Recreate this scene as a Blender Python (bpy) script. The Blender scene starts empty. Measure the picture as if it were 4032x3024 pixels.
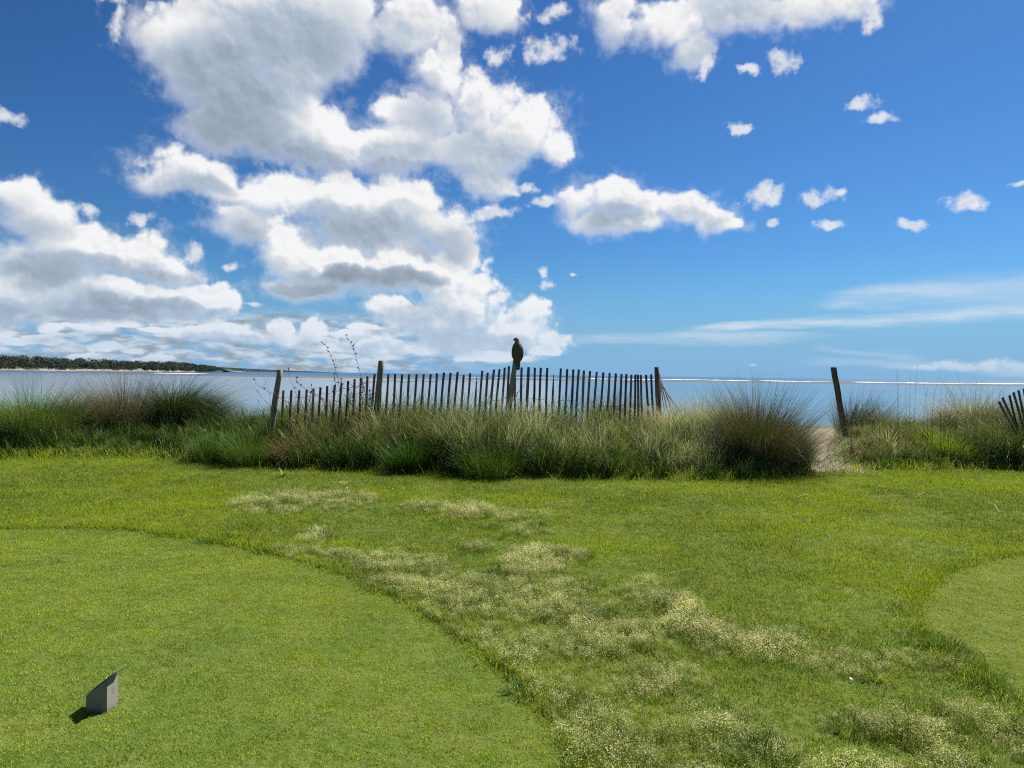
import bpy, bmesh, math, random
import numpy as np
from mathutils import Vector, Matrix

sc = bpy.context.scene
COL = sc.collection

# ------------------------------------------------------------------ camera
CAM_Z = 1.5
F_PX = 3028.0                       # focal length in photograph pixels (4032 wide)
PITCH, ROLL = math.radians(0.70), math.radians(0.70)
cam = bpy.data.cameras.new('camera')
cam.sensor_width = 36.0
cam.lens = 36.0 * F_PX / 4032.0
cam.clip_start, cam.clip_end = 0.05, 90000.0
cam_ob = bpy.data.objects.new('camera', cam)
COL.objects.link(cam_ob)
R_CAM = Matrix.Rotation(math.radians(90) - PITCH, 4, 'X') @ Matrix.Rotation(ROLL, 4, 'Z')
cam_ob.matrix_world = Matrix.Translation((0, 0, CAM_Z)) @ R_CAM
sc.camera = cam_ob
_R3 = np.array(R_CAM.to_3x3())

def ray(px, py):
    """unit view direction of a photograph pixel"""
    d = _R3 @ np.array([(px - 2016.0) / F_PX, -(py - 1512.0) / F_PX, -1.0])
    return d / np.linalg.norm(d)

def at_y(px, py, y):
    """world point seen at a pixel, at distance y ahead"""
    d = ray(px, py)
    t = y / d[1]
    return Vector((d[0] * t, y, CAM_Z + d[2] * t))

def on_z(px, py, z=0.0):
    """world point seen at a pixel, on the level z"""
    d = ray(px, py)
    t = (z - CAM_Z) / d[2]
    return Vector((d[0] * t, d[1] * t, z))

def project(P):
    """world points (n,3) -> photograph pixels"""
    q = (np.asarray(P) - np.array([0, 0, CAM_Z])) @ _R3
    return 2016 + F_PX * q[:, 0] / -q[:, 2], 1512 - F_PX * q[:, 1] / -q[:, 2]

# ------------------------------------------------------------------ light
SUN_EL, SUN_AZ = math.radians(50), math.radians(43)      # azimuth: right of the view direction
sun = bpy.data.lights.new('sun', 'SUN')
sun.energy, sun.angle, sun.color = 5.0, math.radians(0.53), (1.0, 0.95, 0.87)
sun_ob = bpy.data.objects.new('sun', sun)
COL.objects.link(sun_ob)
SUN_DIR = Vector((math.cos(SUN_EL) * math.sin(SUN_AZ), math.cos(SUN_EL) * math.cos(SUN_AZ), math.sin(SUN_EL)))
sun_ob.rotation_euler = (-SUN_DIR).to_track_quat('-Z', 'Y').to_euler()
sun_ob.location = SUN_DIR * 50

vs = sc.view_settings
vs.view_transform, vs.look, vs.gamma, vs.exposure = 'Standard', 'None', 1.0, 1.2
vs.use_curve_mapping = False
sc.cycles.max_bounces = 6
sc.cycles.use_denoising = False
sc.cycles.pixel_filter_type = 'BLACKMAN_HARRIS'
sc.cycles.filter_width = 1.15
sc.cycles.transparent_max_bounces = 8
sc.cycles.diffuse_bounces = 3
sc.cycles.sample_clamp_indirect = 6.0

# ------------------------------------------------------------------ node helper
class NT:
    """terse builder for node trees: sockets in, sockets out"""
    def __init__(self, tree):
        self.t = tree
    def put(self, sock, v):
        if v is None:
            return
        if hasattr(v, 'is_output') or isinstance(v, bpy.types.NodeSocket):
            self.t.links.new(v, sock)
        else:
            sock.default_value = v
    def node(self, kind, **props):
        n = self.t.nodes.new(kind)
        for k, v in props.items():
            setattr(n, k, v)
        return n
    def m(self, op, a, b=None, c=None, clamp=False):
        n = self.node('ShaderNodeMath', operation=op, use_clamp=clamp)
        for i, v in enumerate((a, b, c)):
            self.put(n.inputs[i], v)
        return n.outputs[0]
    def v(self, op, a, b=None, c=None):
        n = self.node('ShaderNodeVectorMath', operation=op)
        for i, x in enumerate((a, b, c)):
            self.put(n.inputs[i], x)
        return n.outputs['Value'] if op in ('DOT_PRODUCT', 'LENGTH', 'DISTANCE') else n.outputs[0]
    def scale(self, a, s):
        n = self.node('ShaderNodeVectorMath', operation='SCALE')
        self.put(n.inputs[0], a); self.put(n.inputs['Scale'], s)
        return n.outputs[0]
    def noise(self, vec, scale, detail=4, rough=0.5, dims='3D', col=False, dist=0.0, lac=2.0):
        n = self.node('ShaderNodeTexNoise', noise_dimensions=dims)
        self.put(n.inputs['Vector'], vec)
        for k, x in (('Scale', scale), ('Detail', detail), ('Roughness', rough), ('Distortion', dist), ('Lacunarity', lac)):
            self.put(n.inputs[k], x)
        return n.outputs['Color'] if col else n.outputs[0]
    def voro(self, vec, scale, detail=0, rough=0.5, dims='2D', feature='F1', smooth=0.5):
        n = self.node('ShaderNodeTexVoronoi', voronoi_dimensions=dims, feature=feature)
        self.put(n.inputs['Vector'], vec)
        n.inputs['Scale'].default_value = scale
        n.inputs['Detail'].default_value = detail
        n.inputs['Roughness'].default_value = rough
        if feature == 'SMOOTH_F1':
            n.inputs['Smoothness'].default_value = smooth
        return n.outputs['Distance']
    def ramp(self, x, a, b, c=0.0, d=1.0, kind='SMOOTHSTEP'):
        n = self.node('ShaderNodeMapRange', interpolation_type=kind)
        for k, val in zip(('Value', 'From Min', 'From Max', 'To Min', 'To Max'), (x, a, b, c, d)):
            self.put(n.inputs[k], val)
        return n.outputs[0]
    def mix(self, f, a, b, blend='MIX'):
        n = self.node('ShaderNodeMix', data_type='RGBA', blend_type=blend)
        self.put(n.inputs[0], f); self.put(n.inputs[6], a); self.put(n.inputs[7], b)
        return n.outputs[2]
    def sep(self, v):
        n = self.node('ShaderNodeSeparateXYZ'); self.put(n.inputs[0], v)
        return n.outputs
    def comb(self, x, y, z=0.0):
        n = self.node('ShaderNodeCombineXYZ')
        self.put(n.inputs[0], x); self.put(n.inputs[1], y); self.put(n.inputs[2], z)
        return n.outputs[0]

# ------------------------------------------------------------------ sky
world = bpy.data.worlds.new('World')
sc.world = world
world.use_nodes = True
wt = world.node_tree
wt.nodes.clear()
W = NT(wt)

def ang(x, y):
    """a direction in the photograph (2212-wide coordinates) as azimuth, elevation"""
    d = ray(x * 4032 / 2212, y * 4032 / 2212)
    return math.atan2(d[0], d[1]), math.asin(d[2])

_r = random.Random(4)
# cumulus, from the farthest bank to the nearest: (lobes: x, y, half width, half height), (thickness: +lets little light through, - sunlit head)
LAYERS = [
 # low rows near the horizon
 ([(400,722,50,16),(480,722,60,22),(560,735,55,16),(600,712,40,22),(670,712,34,26),(640,735,60,20),(740,745,60,16),(810,740,55,24),(760,722,40,14),
   (255,704,62,10),(900,752,60,14),(1060,772,90,14),(1100,775,70,9),(1175,760,40,12)]
  + [(_r.uniform(-60, 900), _r.uniform(698, 782), _r.uniform(18, 52), _r.uniform(5, 11)) for _ in range(34)],
  [(480,735,90,12,.5),(640,742,90,12,.6),(200,740,300,20,.3),(820,755,80,12,.5)]),
 # the tower at the middle and the lower tier on the left
 ([(980,600,80,56),(1045,612,36,34),(1010,665,88,62),(920,690,120,38),(1148,672,44,34),(1120,720,98,42),(1000,738,124,32),(850,668,62,26),(1190,735,40,26),
   (100,625,120,46),(30,645,80,48),(220,640,150,40),(330,652,120,34),(475,655,55,38),(430,640,46,28),(200,678,210,18)],
  [(1010,640,60,50,-.35),(1130,690,70,40,-.35),(960,735,130,22,.5),(880,690,80,22,.3),(60,690,200,26,1.7),(300,676,150,26,1.7),(450,645,60,28,-.5),(180,662,150,26,1.0),(1060,740,90,18,.3)]),
 # the middle bank and the left one behind
 ([(600,432,92,62),(545,490,95,50),(720,430,132,58),(860,440,125,64),(950,495,108,70),(800,510,150,72),(640,550,85,66),(985,545,64,46),(880,560,110,46),
   (40,425,55,32),(85,470,88,45),(170,522,115,50),(280,545,105,55),(355,575,85,40),(100,585,120,56),(20,560,60,56)],
  [(740,500,120,46,.7),(560,545,70,50,.6),(930,530,90,40,.6),(600,425,70,36,-.4),(860,415,110,36,-.45),(720,415,80,30,-.3),(60,490,90,30,.6),(160,590,180,34,.9),(330,600,110,24,.5),(250,525,120,26,-.35)]),
 # its front: a bright column and a dark-bottomed shelf
 ([(612,530,58,66),(655,575,60,42),(730,580,110,44),(850,590,98,46),(660,626,108,30),(930,600,56,34)],
  [(600,520,52,56,-.7),(720,565,70,20,-.5),(840,610,150,32,1.9),(660,642,120,26,1.3),(740,615,110,22,1.2)]),
 # the small one and the right bank
 ([(400,382,105,46),(345,390,58,40),(455,400,62,34),(1235,425,62,55),(1330,415,85,50),(1398,440,44,44),(1270,478,70,32),(1370,482,80,28),(1480,450,80,42),(1550,482,58,32),(1590,492,36,18)],
  [(420,405,80,24,.7),(1330,470,75,26,.85),(1310,405,80,28,-.35),(1500,435,60,22,-.3),(1540,480,60,18,.3)]),
 # the great cloud overhead and the ragged one at the top right
 ([(420,75,125,85),(430,165,85,80),(500,110,90,60),(545,45,140,100),(720,30,170,65),(890,55,110,70),(500,200,110,95),(580,250,130,90),(700,290,140,78),(850,310,150,75),(1000,320,140,72),
   (950,165,78,52),(1045,215,105,75),(1120,285,100,75),(1190,320,48,44),(620,140,100,80),(975,100,35,60),(1060,15,80,38),(470,265,75,65),(690,105,80,60),(860,235,80,40),(940,240,80,60),(1050,395,60,36),
   (1330,20,70,60),(1440,45,110,55),(1600,25,150,50),(1750,15,120,38),(1850,20,46,34),(1490,105,50,48)],
  [(460,225,110,110,1.05),(570,300,120,66,.55),(640,350,200,34,.8),(850,372,190,26,.8),(600,95,130,60,.55),(1075,275,60,46,.35),(430,85,60,50,-.5),(960,150,70,50,-.55),(1150,240,90,80,-.4),(760,262,120,36,-.4),
   (1600,12,120,36,.5),(1440,60,60,40,-.3)]),
]
SCRAPS = [(1180,98,80,42),(1085,112,44,28),(1195,8,40,26),(1875,50,20,34),(1515,155,26,36),(1690,128,36,26),(1855,212,44,26),(1895,244,42,15),(1590,273,26,13),(1775,428,42,23),(1832,430,20,16),(1805,492,34,17),(2098,424,54,20),
 (1970,485,32,14),(2214,390,16,8),(1683,482,20,14),(1175,612,36,19),(1168,588,14,22),(1238,582,22,7),(15,272,50,22),(1655,420,40,38),(1692,418,20,30),(1160,440,40,18),(1060,460,64,18),(1125,412,28,16),(1600,160,30,14),
 (230,10,46,14),(255,60,20,40),(190,450,24,16),(300,470,40,22),(420,545,24,30),(490,575,34,14),(540,662,30,8),(460,700,30,10),(1995,797,44,9),(2052,788,34,14),(2085,793,40,12),(2140,789,34,15),(2180,786,26,16),(2225,792,50,14),(1626,786,16,6)]

def lobes(p, items, soft=0.30):
    acc = None
    for (x, y, rx, ry) in items:
        a, e = ang(x, y)
        ir, ie = 1661.0 / rx, 1661.0 / ry
        q = W.v('MULTIPLY_ADD', p, (ir, ie, 0), (-a * ir, -e * ie, 0))
        d = W.v('DOT_PRODUCT', q, q)
        acc = d if acc is None else W.m('SMOOTH_MIN', acc, d, soft)
    return W.m('SUBTRACT', 1.0, W.m('SQRT', W.m('MAXIMUM', acc, 0.0)))

def deep(p, items):
    acc = None
    for (x, y, rx, ry, w) in items:
        a, e = ang(x, y)
        ir, ie = 1661.0 / (rx * 1.25), 1661.0 / (ry * 1.25)
        q = W.v('MULTIPLY_ADD', p, (ir, ie, 0), (-a * ir, -e * ie, 0))
        d = W.m('MULTIPLY', W.ramp(W.v('DOT_PRODUCT', q, q), 0.0, 1.0, 1.0, 0.0, 'SMOOTHSTEP'), w)
        acc = d if acc is None else W.m('ADD', acc, d)
    return acc

gen = W.node('ShaderNodeTexCoord').outputs['Generated']
direction = W.v('NORMALIZE', gen)
sx, sy, sz = W.sep(direction)
azim, elev = W.m('ARCTAN2', sx, sy), W.m('ARCSINE', sz)
P0 = W.comb(azim, elev, 0)
warp1 = W.v('SUBTRACT', W.noise(P0, 7.0, 3, 0.5, '2D', True), (0.5, 0.5, 0.5))
warp2 = W.v('SUBTRACT', W.noise(P0, 38.0, 3, 0.55, '2D', True), (0.5, 0.5, 0.5))
wamp = W.ramp(elev, 0.0, 0.30, 0.22, 1.0, 'LINEAR')      # clouds further off are smaller and finer
Pw = W.v('ADD', P0, W.scale(W.v('ADD', W.scale(warp1, 0.050), W.scale(warp2, 0.016)), wamp))

def puffs(p, detail=3.0):
    """cauliflower relief: rounded cells at several sizes"""
    a = W.voro(p, 12.0, detail, 0.5, '2D', 'SMOOTH_F1', 0.5)
    n = W.noise(p, 9.0, 4, 0.5, '2D')
    return W.m('ADD', W.m('MULTIPLY', W.m('SUBTRACT', 0.42, a), 0.85), W.m('MULTIPLY', W.m('SUBTRACT', n, 0.5), 1.1))
def curls(p):
    """the small knobbly relief on the sunny faces"""
    a = W.voro(p, 22.0, 3.0, 0.55, '2D', 'SMOOTH_F1', 0.5)
    return W.m('SUBTRACT', 0.42, a)

SUNSIDE = (0.50, 0.86)                                   # towards the sun, across the sky seen
def shifted(p, dx):
    return W.v('ADD', p, (SUNSIDE[0] * dx, SUNSIDE[1] * dx, 0.0))
STEPS = [(0.0, 3.0), (0.016, 2.0), (0.052, 1.0)]
QS = [shifted(Pw, s_) if s_ else Pw for s_, _ in STEPS]
PUFF = [W.m('MULTIPLY', puffs(q, d_), 0.50) for q, (_, d_) in zip(QS, STEPS)]
Pf = W.v('ADD', P0, W.scale(W.v('SUBTRACT', W.noise(P0, 70.0, 2, 0.5, '2D', True), (0.5, 0.5, 0.5)), 0.010))
c0, c1 = curls(Pf), curls(shifted(Pf, 0.0065))
fine = W.m('SUBTRACT', W.noise(P0, 55.0, 5, 0.6, '2D'), 0.5)
crisp = W.ramp(W.noise(P0, 8.0, 2, 0.5, '2D'), 0.36, 0.56)       # some edges are knobbly, others are torn
rough = W.m('ADD', W.m('MULTIPLY', W.m('MULTIPLY', c0, crisp), 0.45), W.m('MULTIPLY', fine, W.m('MULTIPLY_ADD', crisp, -0.28, 0.72)))
curl = W.m('MULTIPLY', W.m('SUBTRACT', c0, c1), W.m('MULTIPLY_ADD', crisp, 0.26, 0.06))
Pd = W.v('ADD', Pw, W.scale(W.v('SUBTRACT', W.noise(P0, 14.0, 4, 0.5, '2D', True), (0.5, 0.5, 0.5)), 0.050))
soft = W.m('MULTIPLY_ADD', crisp, -0.20, 0.60)
farther = W.ramp(elev, 0.01, 0.13, 0.55, 0.0)            # far clouds take on the colour of the air

def lit(tau, boost=0.0):
    """light: less of it comes through the deeper the cloud towards the sun"""
    lum = W.m('MULTIPLY_ADD', W.m('EXPONENT', W.m('MULTIPLY', tau, -1.15)), 0.60, 0.345 + boost)
    lum = W.m('MULTIPLY', lum, W.m('ADD', 1.0, curl))
    lum = W.m('MINIMUM', W.m('MAXIMUM', lum, 0.20), 0.93)
    ccol = W.mix(W.ramp(lum, 0.44, 0.90), (0.78, 0.94, 1.16, 1), (0.985, 0.99, 1.0, 1))
    return W.mix(farther, W.v('MULTIPLY', ccol, W.comb(lum, lum, lum)), (0.46, 0.62, 0.82, 1))

FINEPUFF = [W.m('MULTIPLY', puffs(W.scale(q, 2.7), d_ - 0.5), 0.58) for q, (_, d_) in zip(QS, STEPS)]
def layer(items, thick, relief, fill=0.34):
    D = [W.m('ADD', lobes(q, items), pf) for q, pf in zip(QS, relief)]
    sunward = W.ramp(W.m('SUBTRACT', D[0], D[1]), -0.10, 0.14)       # crisp heads towards the sun, ragged soft bases
    rg = W.m('ADD', W.m('MULTIPLY', W.m('MULTIPLY', c0, sunward), 0.50), W.m('MULTIPLY', fine, W.m('MULTIPLY_ADD', sunward, -0.22, 0.46)))
    al = W.ramp(W.m('ADD', W.m('ADD', D[0], fill), rg), 0.0, W.m('MULTIPLY_ADD', sunward, -0.48, 0.88))
    veil = W.m('MULTIPLY', W.ramp(W.m('ADD', W.m('ADD', D[0], 0.50), W.m('MULTIPLY', fine, 1.5)), 0.0, 1.0), 0.30)   # thin vapour round the edges
    al = W.m('MAXIMUM', al, veil)
    tau = W.m('ADD', W.m('MULTIPLY', W.m('MAXIMUM', W.m('ADD', D[1], 0.15), 0.0), 0.48), W.m('MULTIPLY', W.m('MAXIMUM', W.m('ADD', D[2], 0.15), 0.0), 0.52))
    tau = W.m('MAXIMUM', W.m('MULTIPLY_ADD', deep(Pd, thick), 0.98, tau), 0.0)
    return al, lit(tau)
alpha = cloud = None
for n_, (items, thick) in enumerate(LAYERS):
    al, cc = layer(items, thick, *((FINEPUFF, 0.46) if n_ < 2 else (PUFF, 0.34)))
    if alpha is None:
        alpha, cloud = al, cc
    else:
        alpha, cloud = W.m('SUBTRACT', 1.0, W.m('MULTIPLY', W.m('SUBTRACT', 1.0, alpha), W.m('SUBTRACT', 1.0, al))), W.mix(al, cloud, cc)
# thin torn scraps
Ls = W.m('ADD', lobes(Pw, SCRAPS), W.m('MULTIPLY', PUFF[0], 0.7))
al = W.ramp(W.m('ADD', W.m('ADD', Ls, 0.0), W.m('MULTIPLY', fine, 1.5)), 0.0, 0.80)
al = W.m('MULTIPLY', al, 0.90)
sh_ = lit(W.m('MULTIPLY', W.m('MAXIMUM', Ls, 0.0), 0.35))
alpha, cloud = W.m('SUBTRACT', 1.0, W.m('MULTIPLY', W.m('SUBTRACT', 1.0, alpha), W.m('SUBTRACT', 1.0, al))), W.mix(al, cloud, sh_)

# thin high streaks to the right and a hazy row over the left horizon
def streak(x0, y0, x1, y1, w0, w1, amp):
    (a0, e0), (a1, e1) = ang(x0, y0), ang(x1, y1)
    t = W.m('DIVIDE', W.m('SUBTRACT', azim, a0), a1 - a0)
    wob = W.m('MULTIPLY', W.m('SUBTRACT', W.noise(W.v('MULTIPLY', P0, (5, 30, 1)), 1.0, 4, 0.55, '2D'), 0.5), 0.030)
    c = W.m('ADD', W.m('MULTIPLY_ADD', t, e1 - e0, e0), wob)
    w = W.m('MULTIPLY_ADD', W.m('MINIMUM', W.m('MAXIMUM', t, 0), 1), (w1 - w0) / 1661, w0 / 1661)
    q = W.m('DIVIDE', W.m('ABSOLUTE', W.m('SUBTRACT', elev, c)), w)
    f = W.m('MULTIPLY', W.ramp(q, 0.0, 1.0, 1.0, 0.0), W.m('MULTIPLY', W.ramp(t, 0.0, 0.18), W.ramp(t, 0.9, 1.25, 1.0, 0.0)))
    tex = W.ramp(W.noise(W.v('MULTIPLY', P0, (9, 60, 1)), 1.0, 5, 0.6, '2D'), 0.3, 0.7, 0.45, 1.0)
    return W.m('MULTIPLY', W.m('MULTIPLY', f, tex), amp)
s = streak(1180, 722, 1700, 732, 20, 12, 0.55)
for args in ((1440, 722, 2300, 655, 9, 34, 0.85), (1740, 652, 2300, 612, 16, 48, 0.62), (1700, 780, 2300, 800, 10, 22, 0.35), (1740, 752, 1980, 775, 8, 12, 0.25)):
    s = W.m('MAXIMUM', s, streak(*args))
rows = W.noise(W.v('MULTIPLY', P0, (22, 80, 1)), 1.0, 6, 0.6, '2D')
rows_m = W.m('MULTIPLY', W.m('MULTIPLY', W.ramp(elev, 0.055, 0.085, 1.0, 0.0), W.ramp(elev, -0.01, 0.0)), W.ramp(azim, -0.20, 0.02, 1.0, 0.0))
rows_a = W.m('MULTIPLY', W.ramp(rows, 0.30, 0.58), W.m('MULTIPLY', rows_m, 0.84))
rows_l = W.ramp(W.noise(W.v('MULTIPLY', P0, (30, 110, 1)), 1.0, 5, 0.6, '2D'), 0.35, 0.68, 0.36, 0.74)

sky = W.node('ShaderNodeTexSky', sky_type='NISHITA', sun_disc=False)
sky.sun_elevation, sky.sun_rotation = SUN_EL, SUN_AZ
sky.air_density, sky.dust_density, sky.ozone_density, sky.altitude = 1.0, 0.35, 3.2, 0.0
STR = 0.10
g = W.node('ShaderNodeGamma'); W.put(g.inputs[0], W.scale(sky.outputs[0], STR)); g.inputs[1].default_value = 1.25
skyc = W.v('MULTIPLY', g.outputs[0], (0.365, 0.685, 0.96))
skyc = W.mix(W.ramp(elev, -0.02, 0.17, 0.92, 0.0, 'SMOOTHERSTEP'), skyc, (0.225, 0.455, 0.735, 1))   # sea air
clear = skyc
c = W.mix(s, skyc, (0.66, 0.76, 0.86, 1))
c = W.mix(rows_a, c, W.v('MULTIPLY', W.comb(rows_l, rows_l, rows_l), (0.84, 0.97, 1.12)))
GAIN = 2.0 ** -vs.exposure / STR
def glow(col):
    b = W.node('ShaderNodeBackground')
    W.put(b.inputs['Color'], W.scale(col, GAIN)); b.inputs['Strength'].default_value = STR
    return b.outputs[0]
def blend(f, x, y):
    n = W.node('ShaderNodeMixShader')
    W.put(n.inputs[0], f); wt.links.new(x, n.inputs[1]); wt.links.new(y, n.inputs[2])
    return n.outputs[0]
# towards the sea stand the clouds above; the rest of the sky carries scattered fair-weather cloud
view = blend(W.m('MULTIPLY', alpha, W.ramp(elev, 0.0, 0.02)), glow(c), glow(cloud))
other = W.ramp(W.noise(W.v('MULTIPLY', direction, (1, 1, 1.6)), 2.6, 5, 0.55), 0.52, 0.66)
rest = glow(W.mix(W.m('MULTIPLY', other, W.ramp(elev, 0.02, 0.1)), clear, (0.38, 0.40, 0.43, 1)))
seaward = W.m('MULTIPLY', W.m('LESS_THAN', W.m('ABSOLUTE', azim), 0.80), W.m('LESS_THAN', W.m('ABSOLUTE', W.m('SUBTRACT', elev, 0.235)), 0.265))
wo = W.node('ShaderNodeOutputWorld')
wt.links.new(blend(seaward, rest, view), wo.inputs['Surface'])
world.cycles.sampling_method = 'MANUAL'
world.cycles.sample_map_resolution = 256

# ------------------------------------------------------------------ helpers
rng = np.random.default_rng(11)
random.seed(5)
K = 4032.0 / 2212.0                 # the measurements below were taken on a 2212-wide view

def tag(o, label=None, cat=None, group=None, kind=None):
    for k, v in (('label', label), ('category', cat), ('group', group), ('kind', kind)):
        if v:
            o[k] = v
    return o

def link(name, me, mat=None, parent=None, loc=None):
    o = bpy.data.objects.new(name, me)
    COL.objects.link(o)
    if mat is not None:
        me.materials.append(mat)
    if parent is not None:
        o.parent = parent
    if loc is not None:
        o.location = loc
    return o

def empty(name, loc=(0, 0, 0), rz=0.0):
    o = bpy.data.objects.new(name, None)
    COL.objects.link(o)
    o.location = loc
    o.rotation_euler.z = rz
    o.empty_display_size = 0.1
    return o

def mesh_np(name, verts, faces, smooth=True, attrs=None):
    """mesh from an (n,3) array and a list of (m,k) index arrays"""
    me = bpy.data.meshes.new(name)
    verts = np.asarray(verts, np.float32)
    me.vertices.add(len(verts))
    me.vertices.foreach_set('co', verts.ravel())
    loops = np.concatenate([np.asarray(f, np.int32).ravel() for f in faces])
    sizes = np.concatenate([np.full(len(f), np.asarray(f).shape[1], np.int32) for f in faces])
    me.loops.add(len(loops))
    me.loops.foreach_set('vertex_index', loops)
    me.polygons.add(len(sizes))
    me.polygons.foreach_set('loop_start', np.concatenate([[0], np.cumsum(sizes)[:-1]]).astype(np.int32))
    me.polygons.foreach_set('loop_total', sizes)
    if smooth:
        me.polygons.foreach_set('use_smooth', np.ones(len(sizes), bool))
    for k, a in (attrs or {}).items():
        at = me.attributes.new(k, 'FLOAT', 'POINT')
        at.data.foreach_set('value', np.asarray(a, np.float32))
    me.update(calc_edges=True)
    return me

def bm_mesh(name, bm, smooth=False):
    me = bpy.data.meshes.new(name)
    bm.normal_update()
    bm.to_mesh(me)
    bm.free()
    if smooth:
        me.polygons.foreach_set('use_smooth', np.ones(len(me.polygons), bool))
    return me

def tube(bm, pts, radii, n=6, caps=True):
    """a round bar through points, tapering"""
    pts = [Vector(p) for p in pts]
    if isinstance(radii, (int, float)):
        radii = [radii] * len(pts)
    rings = []
    up = Vector((0.13, 0.97, 0.21))
    for i, p in enumerate(pts):
        d = (pts[min(i + 1, len(pts) - 1)] - pts[max(i - 1, 0)]).normalized()
        u = d.cross(up)
        if u.length < 1e-3:
            u = d.cross(Vector((1, 0, 0)))
        u.normalize()
        w = d.cross(u)
        rings.append([bm.verts.new(p + (u * math.cos(t) + w * math.sin(t)) * radii[i]) for t in [2 * math.pi * k / n for k in range(n)]])
    for a, b in zip(rings, rings[1:]):
        for k in range(n):
            bm.faces.new((a[k], a[(k + 1) % n], b[(k + 1) % n], b[k]))
    if caps:
        bm.faces.new(rings[0][::-1])
        bm.faces.new(rings[-1])

def vnoise(x, y, seed=0, octaves=3):
    """smooth value noise, -1..1"""
    out, amp, tot = 0.0, 1.0, 0.0
    for o in range(octaves):
        f = 2.0 ** o
        X, Y = np.asarray(x) * f + seed * 17.3, np.asarray(y) * f - seed * 9.1
        xi, yi = np.floor(X), np.floor(Y)
        u, v = X - xi, Y - yi
        u, v = u * u * (3 - 2 * u), v * v * (3 - 2 * v)
        h = lambda a, b: np.modf(np.abs(np.sin(a * 127.1 + b * 311.7 + seed * 74.7 + o * 19.19) * 43758.5453))[0]
        n = (h(xi, yi) * (1 - u) + h(xi + 1, yi) * u) * (1 - v) + (h(xi, yi + 1) * (1 - u) + h(xi + 1, yi + 1) * u) * v
        out, tot, amp = out + amp * (n * 2 - 1), tot + amp, amp * 0.5
    return out / tot

def sstep(x, a, b):
    t = np.clip((np.asarray(x, float) - a) / (b - a), 0, 1)
    return t * t * (3 - 2 * t)

def inside(poly, x, y):
    """points in polygon"""
    c = np.zeros(np.shape(x), bool)
    n = len(poly)
    for i in range(n):
        (x0, y0), (x1, y1) = poly[i], poly[(i + 1) % n]
        if y0 == y1:
            continue
        hit = ((y0 > y) != (y1 > y)) & (x < (x1 - x0) * (y - y0) / (y1 - y0) + x0)
        c ^= hit
    return c

# ------------------------------------------------------------------ materials
def material(name):
    m = bpy.data.materials.new(name)
    m.use_nodes = True
    m.node_tree.nodes.clear()
    return m, NT(m.node_tree)

def finish(N, shader):
    o = N.node('ShaderNodeOutputMaterial')
    N.t.links.new(shader, o.inputs['Surface'])

def principled(N, base, rough=0.6, spec=0.4, metal=0.0, normal=None, **kw):
    b = N.node('ShaderNodeBsdfPrincipled')
    N.put(b.inputs['Base Color'], base)
    N.put(b.inputs['Roughness'], rough)
    N.put(b.inputs['Specular IOR Level'], spec)
    N.put(b.inputs['Metallic'], metal)
    N.put(b.inputs['Normal'], normal)
    for k, v in kw.items():
        N.put(b.inputs[k], v)
    return b.outputs[0]

def bump(N, h, strength=0.5, dist=0.02):
    b = N.node('ShaderNodeBump')
    N.put(b.inputs['Height'], h)
    b.inputs['Strength'].default_value = strength
    b.inputs['Distance'].default_value = dist
    return b.outputs[0]

def attr(N, name):
    a = N.node('ShaderNodeAttribute', attribute_name=name)
    return a.outputs['Fac']

def colramp(N, x, stops):
    r = N.node('ShaderNodeValToRGB')
    el = r.color_ramp.elements
    while len(el) < len(stops):
        el.new(0.5)
    for e, (p, c) in zip(el, stops):
        e.position, e.color = p, (*c, 1)
    N.put(r.inputs[0], x)
    return r.outputs[0]

def position(N):
    return N.node('ShaderNodeNewGeometry').outputs['Position']

def objcoord(N):
    return N.node('ShaderNodeTexCoord').outputs['Object']

def grass_mat(name, stops, trans=0.38, rough=0.6, spec=0.11, patch=None, patch_scale=0.6, patch_amt=0.6, spread=0.24, dry=0.0):
    """leaf blades: colour by the blade's own tint, drifting over the ground in patches, letting light through"""
    m, N = material(name)
    t = attr(N, 'tint')
    rnd = N.node('ShaderNodeObjectInfo').outputs['Random']
    t = N.m('ADD', t, N.m('MULTIPLY_ADD', rnd, spread, -spread / 2), clamp=True)
    c = colramp(N, t, stops)
    if patch:
        n = N.noise(position(N), patch_scale, 4, 0.6)
        c = N.mix(N.m('MULTIPLY', N.ramp(n, 0.40, 0.64), patch_amt), c, (*patch, 1))
    n2 = N.noise(position(N), 2.6, 3, 0.6)
    if dry:
        n3 = N.noise(position(N), 7.0, 4, 0.65)
        c = N.mix(N.m('MULTIPLY', N.ramp(n3, 0.54, 0.70), dry), c, (0.26, 0.25, 0.085, 1))
        n2 = N.m('ADD', N.m('MULTIPLY', n2, 0.5), N.m('MULTIPLY', N.noise(position(N), 28.0, 2, 0.6), 0.5))
    k = N.ramp(n2, 0.32, 0.68, 0.70, 1.26, 'LINEAR')
    c = N.v('MULTIPLY', c, N.comb(k, k, k))
    p = principled(N, c, rough, spec)
    tr = N.node('ShaderNodeBsdfTranslucent')
    N.put(tr.inputs[0], N.v('MULTIPLY', c, (1.15, 1.1, 0.7)))
    mx = N.node('ShaderNodeMixShader')
    mx.inputs[0].default_value = trans
    N.t.links.new(p, mx.inputs[1]); N.t.links.new(tr.outputs[0], mx.inputs[2])
    finish(N, mx.outputs[0])
    return m

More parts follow.
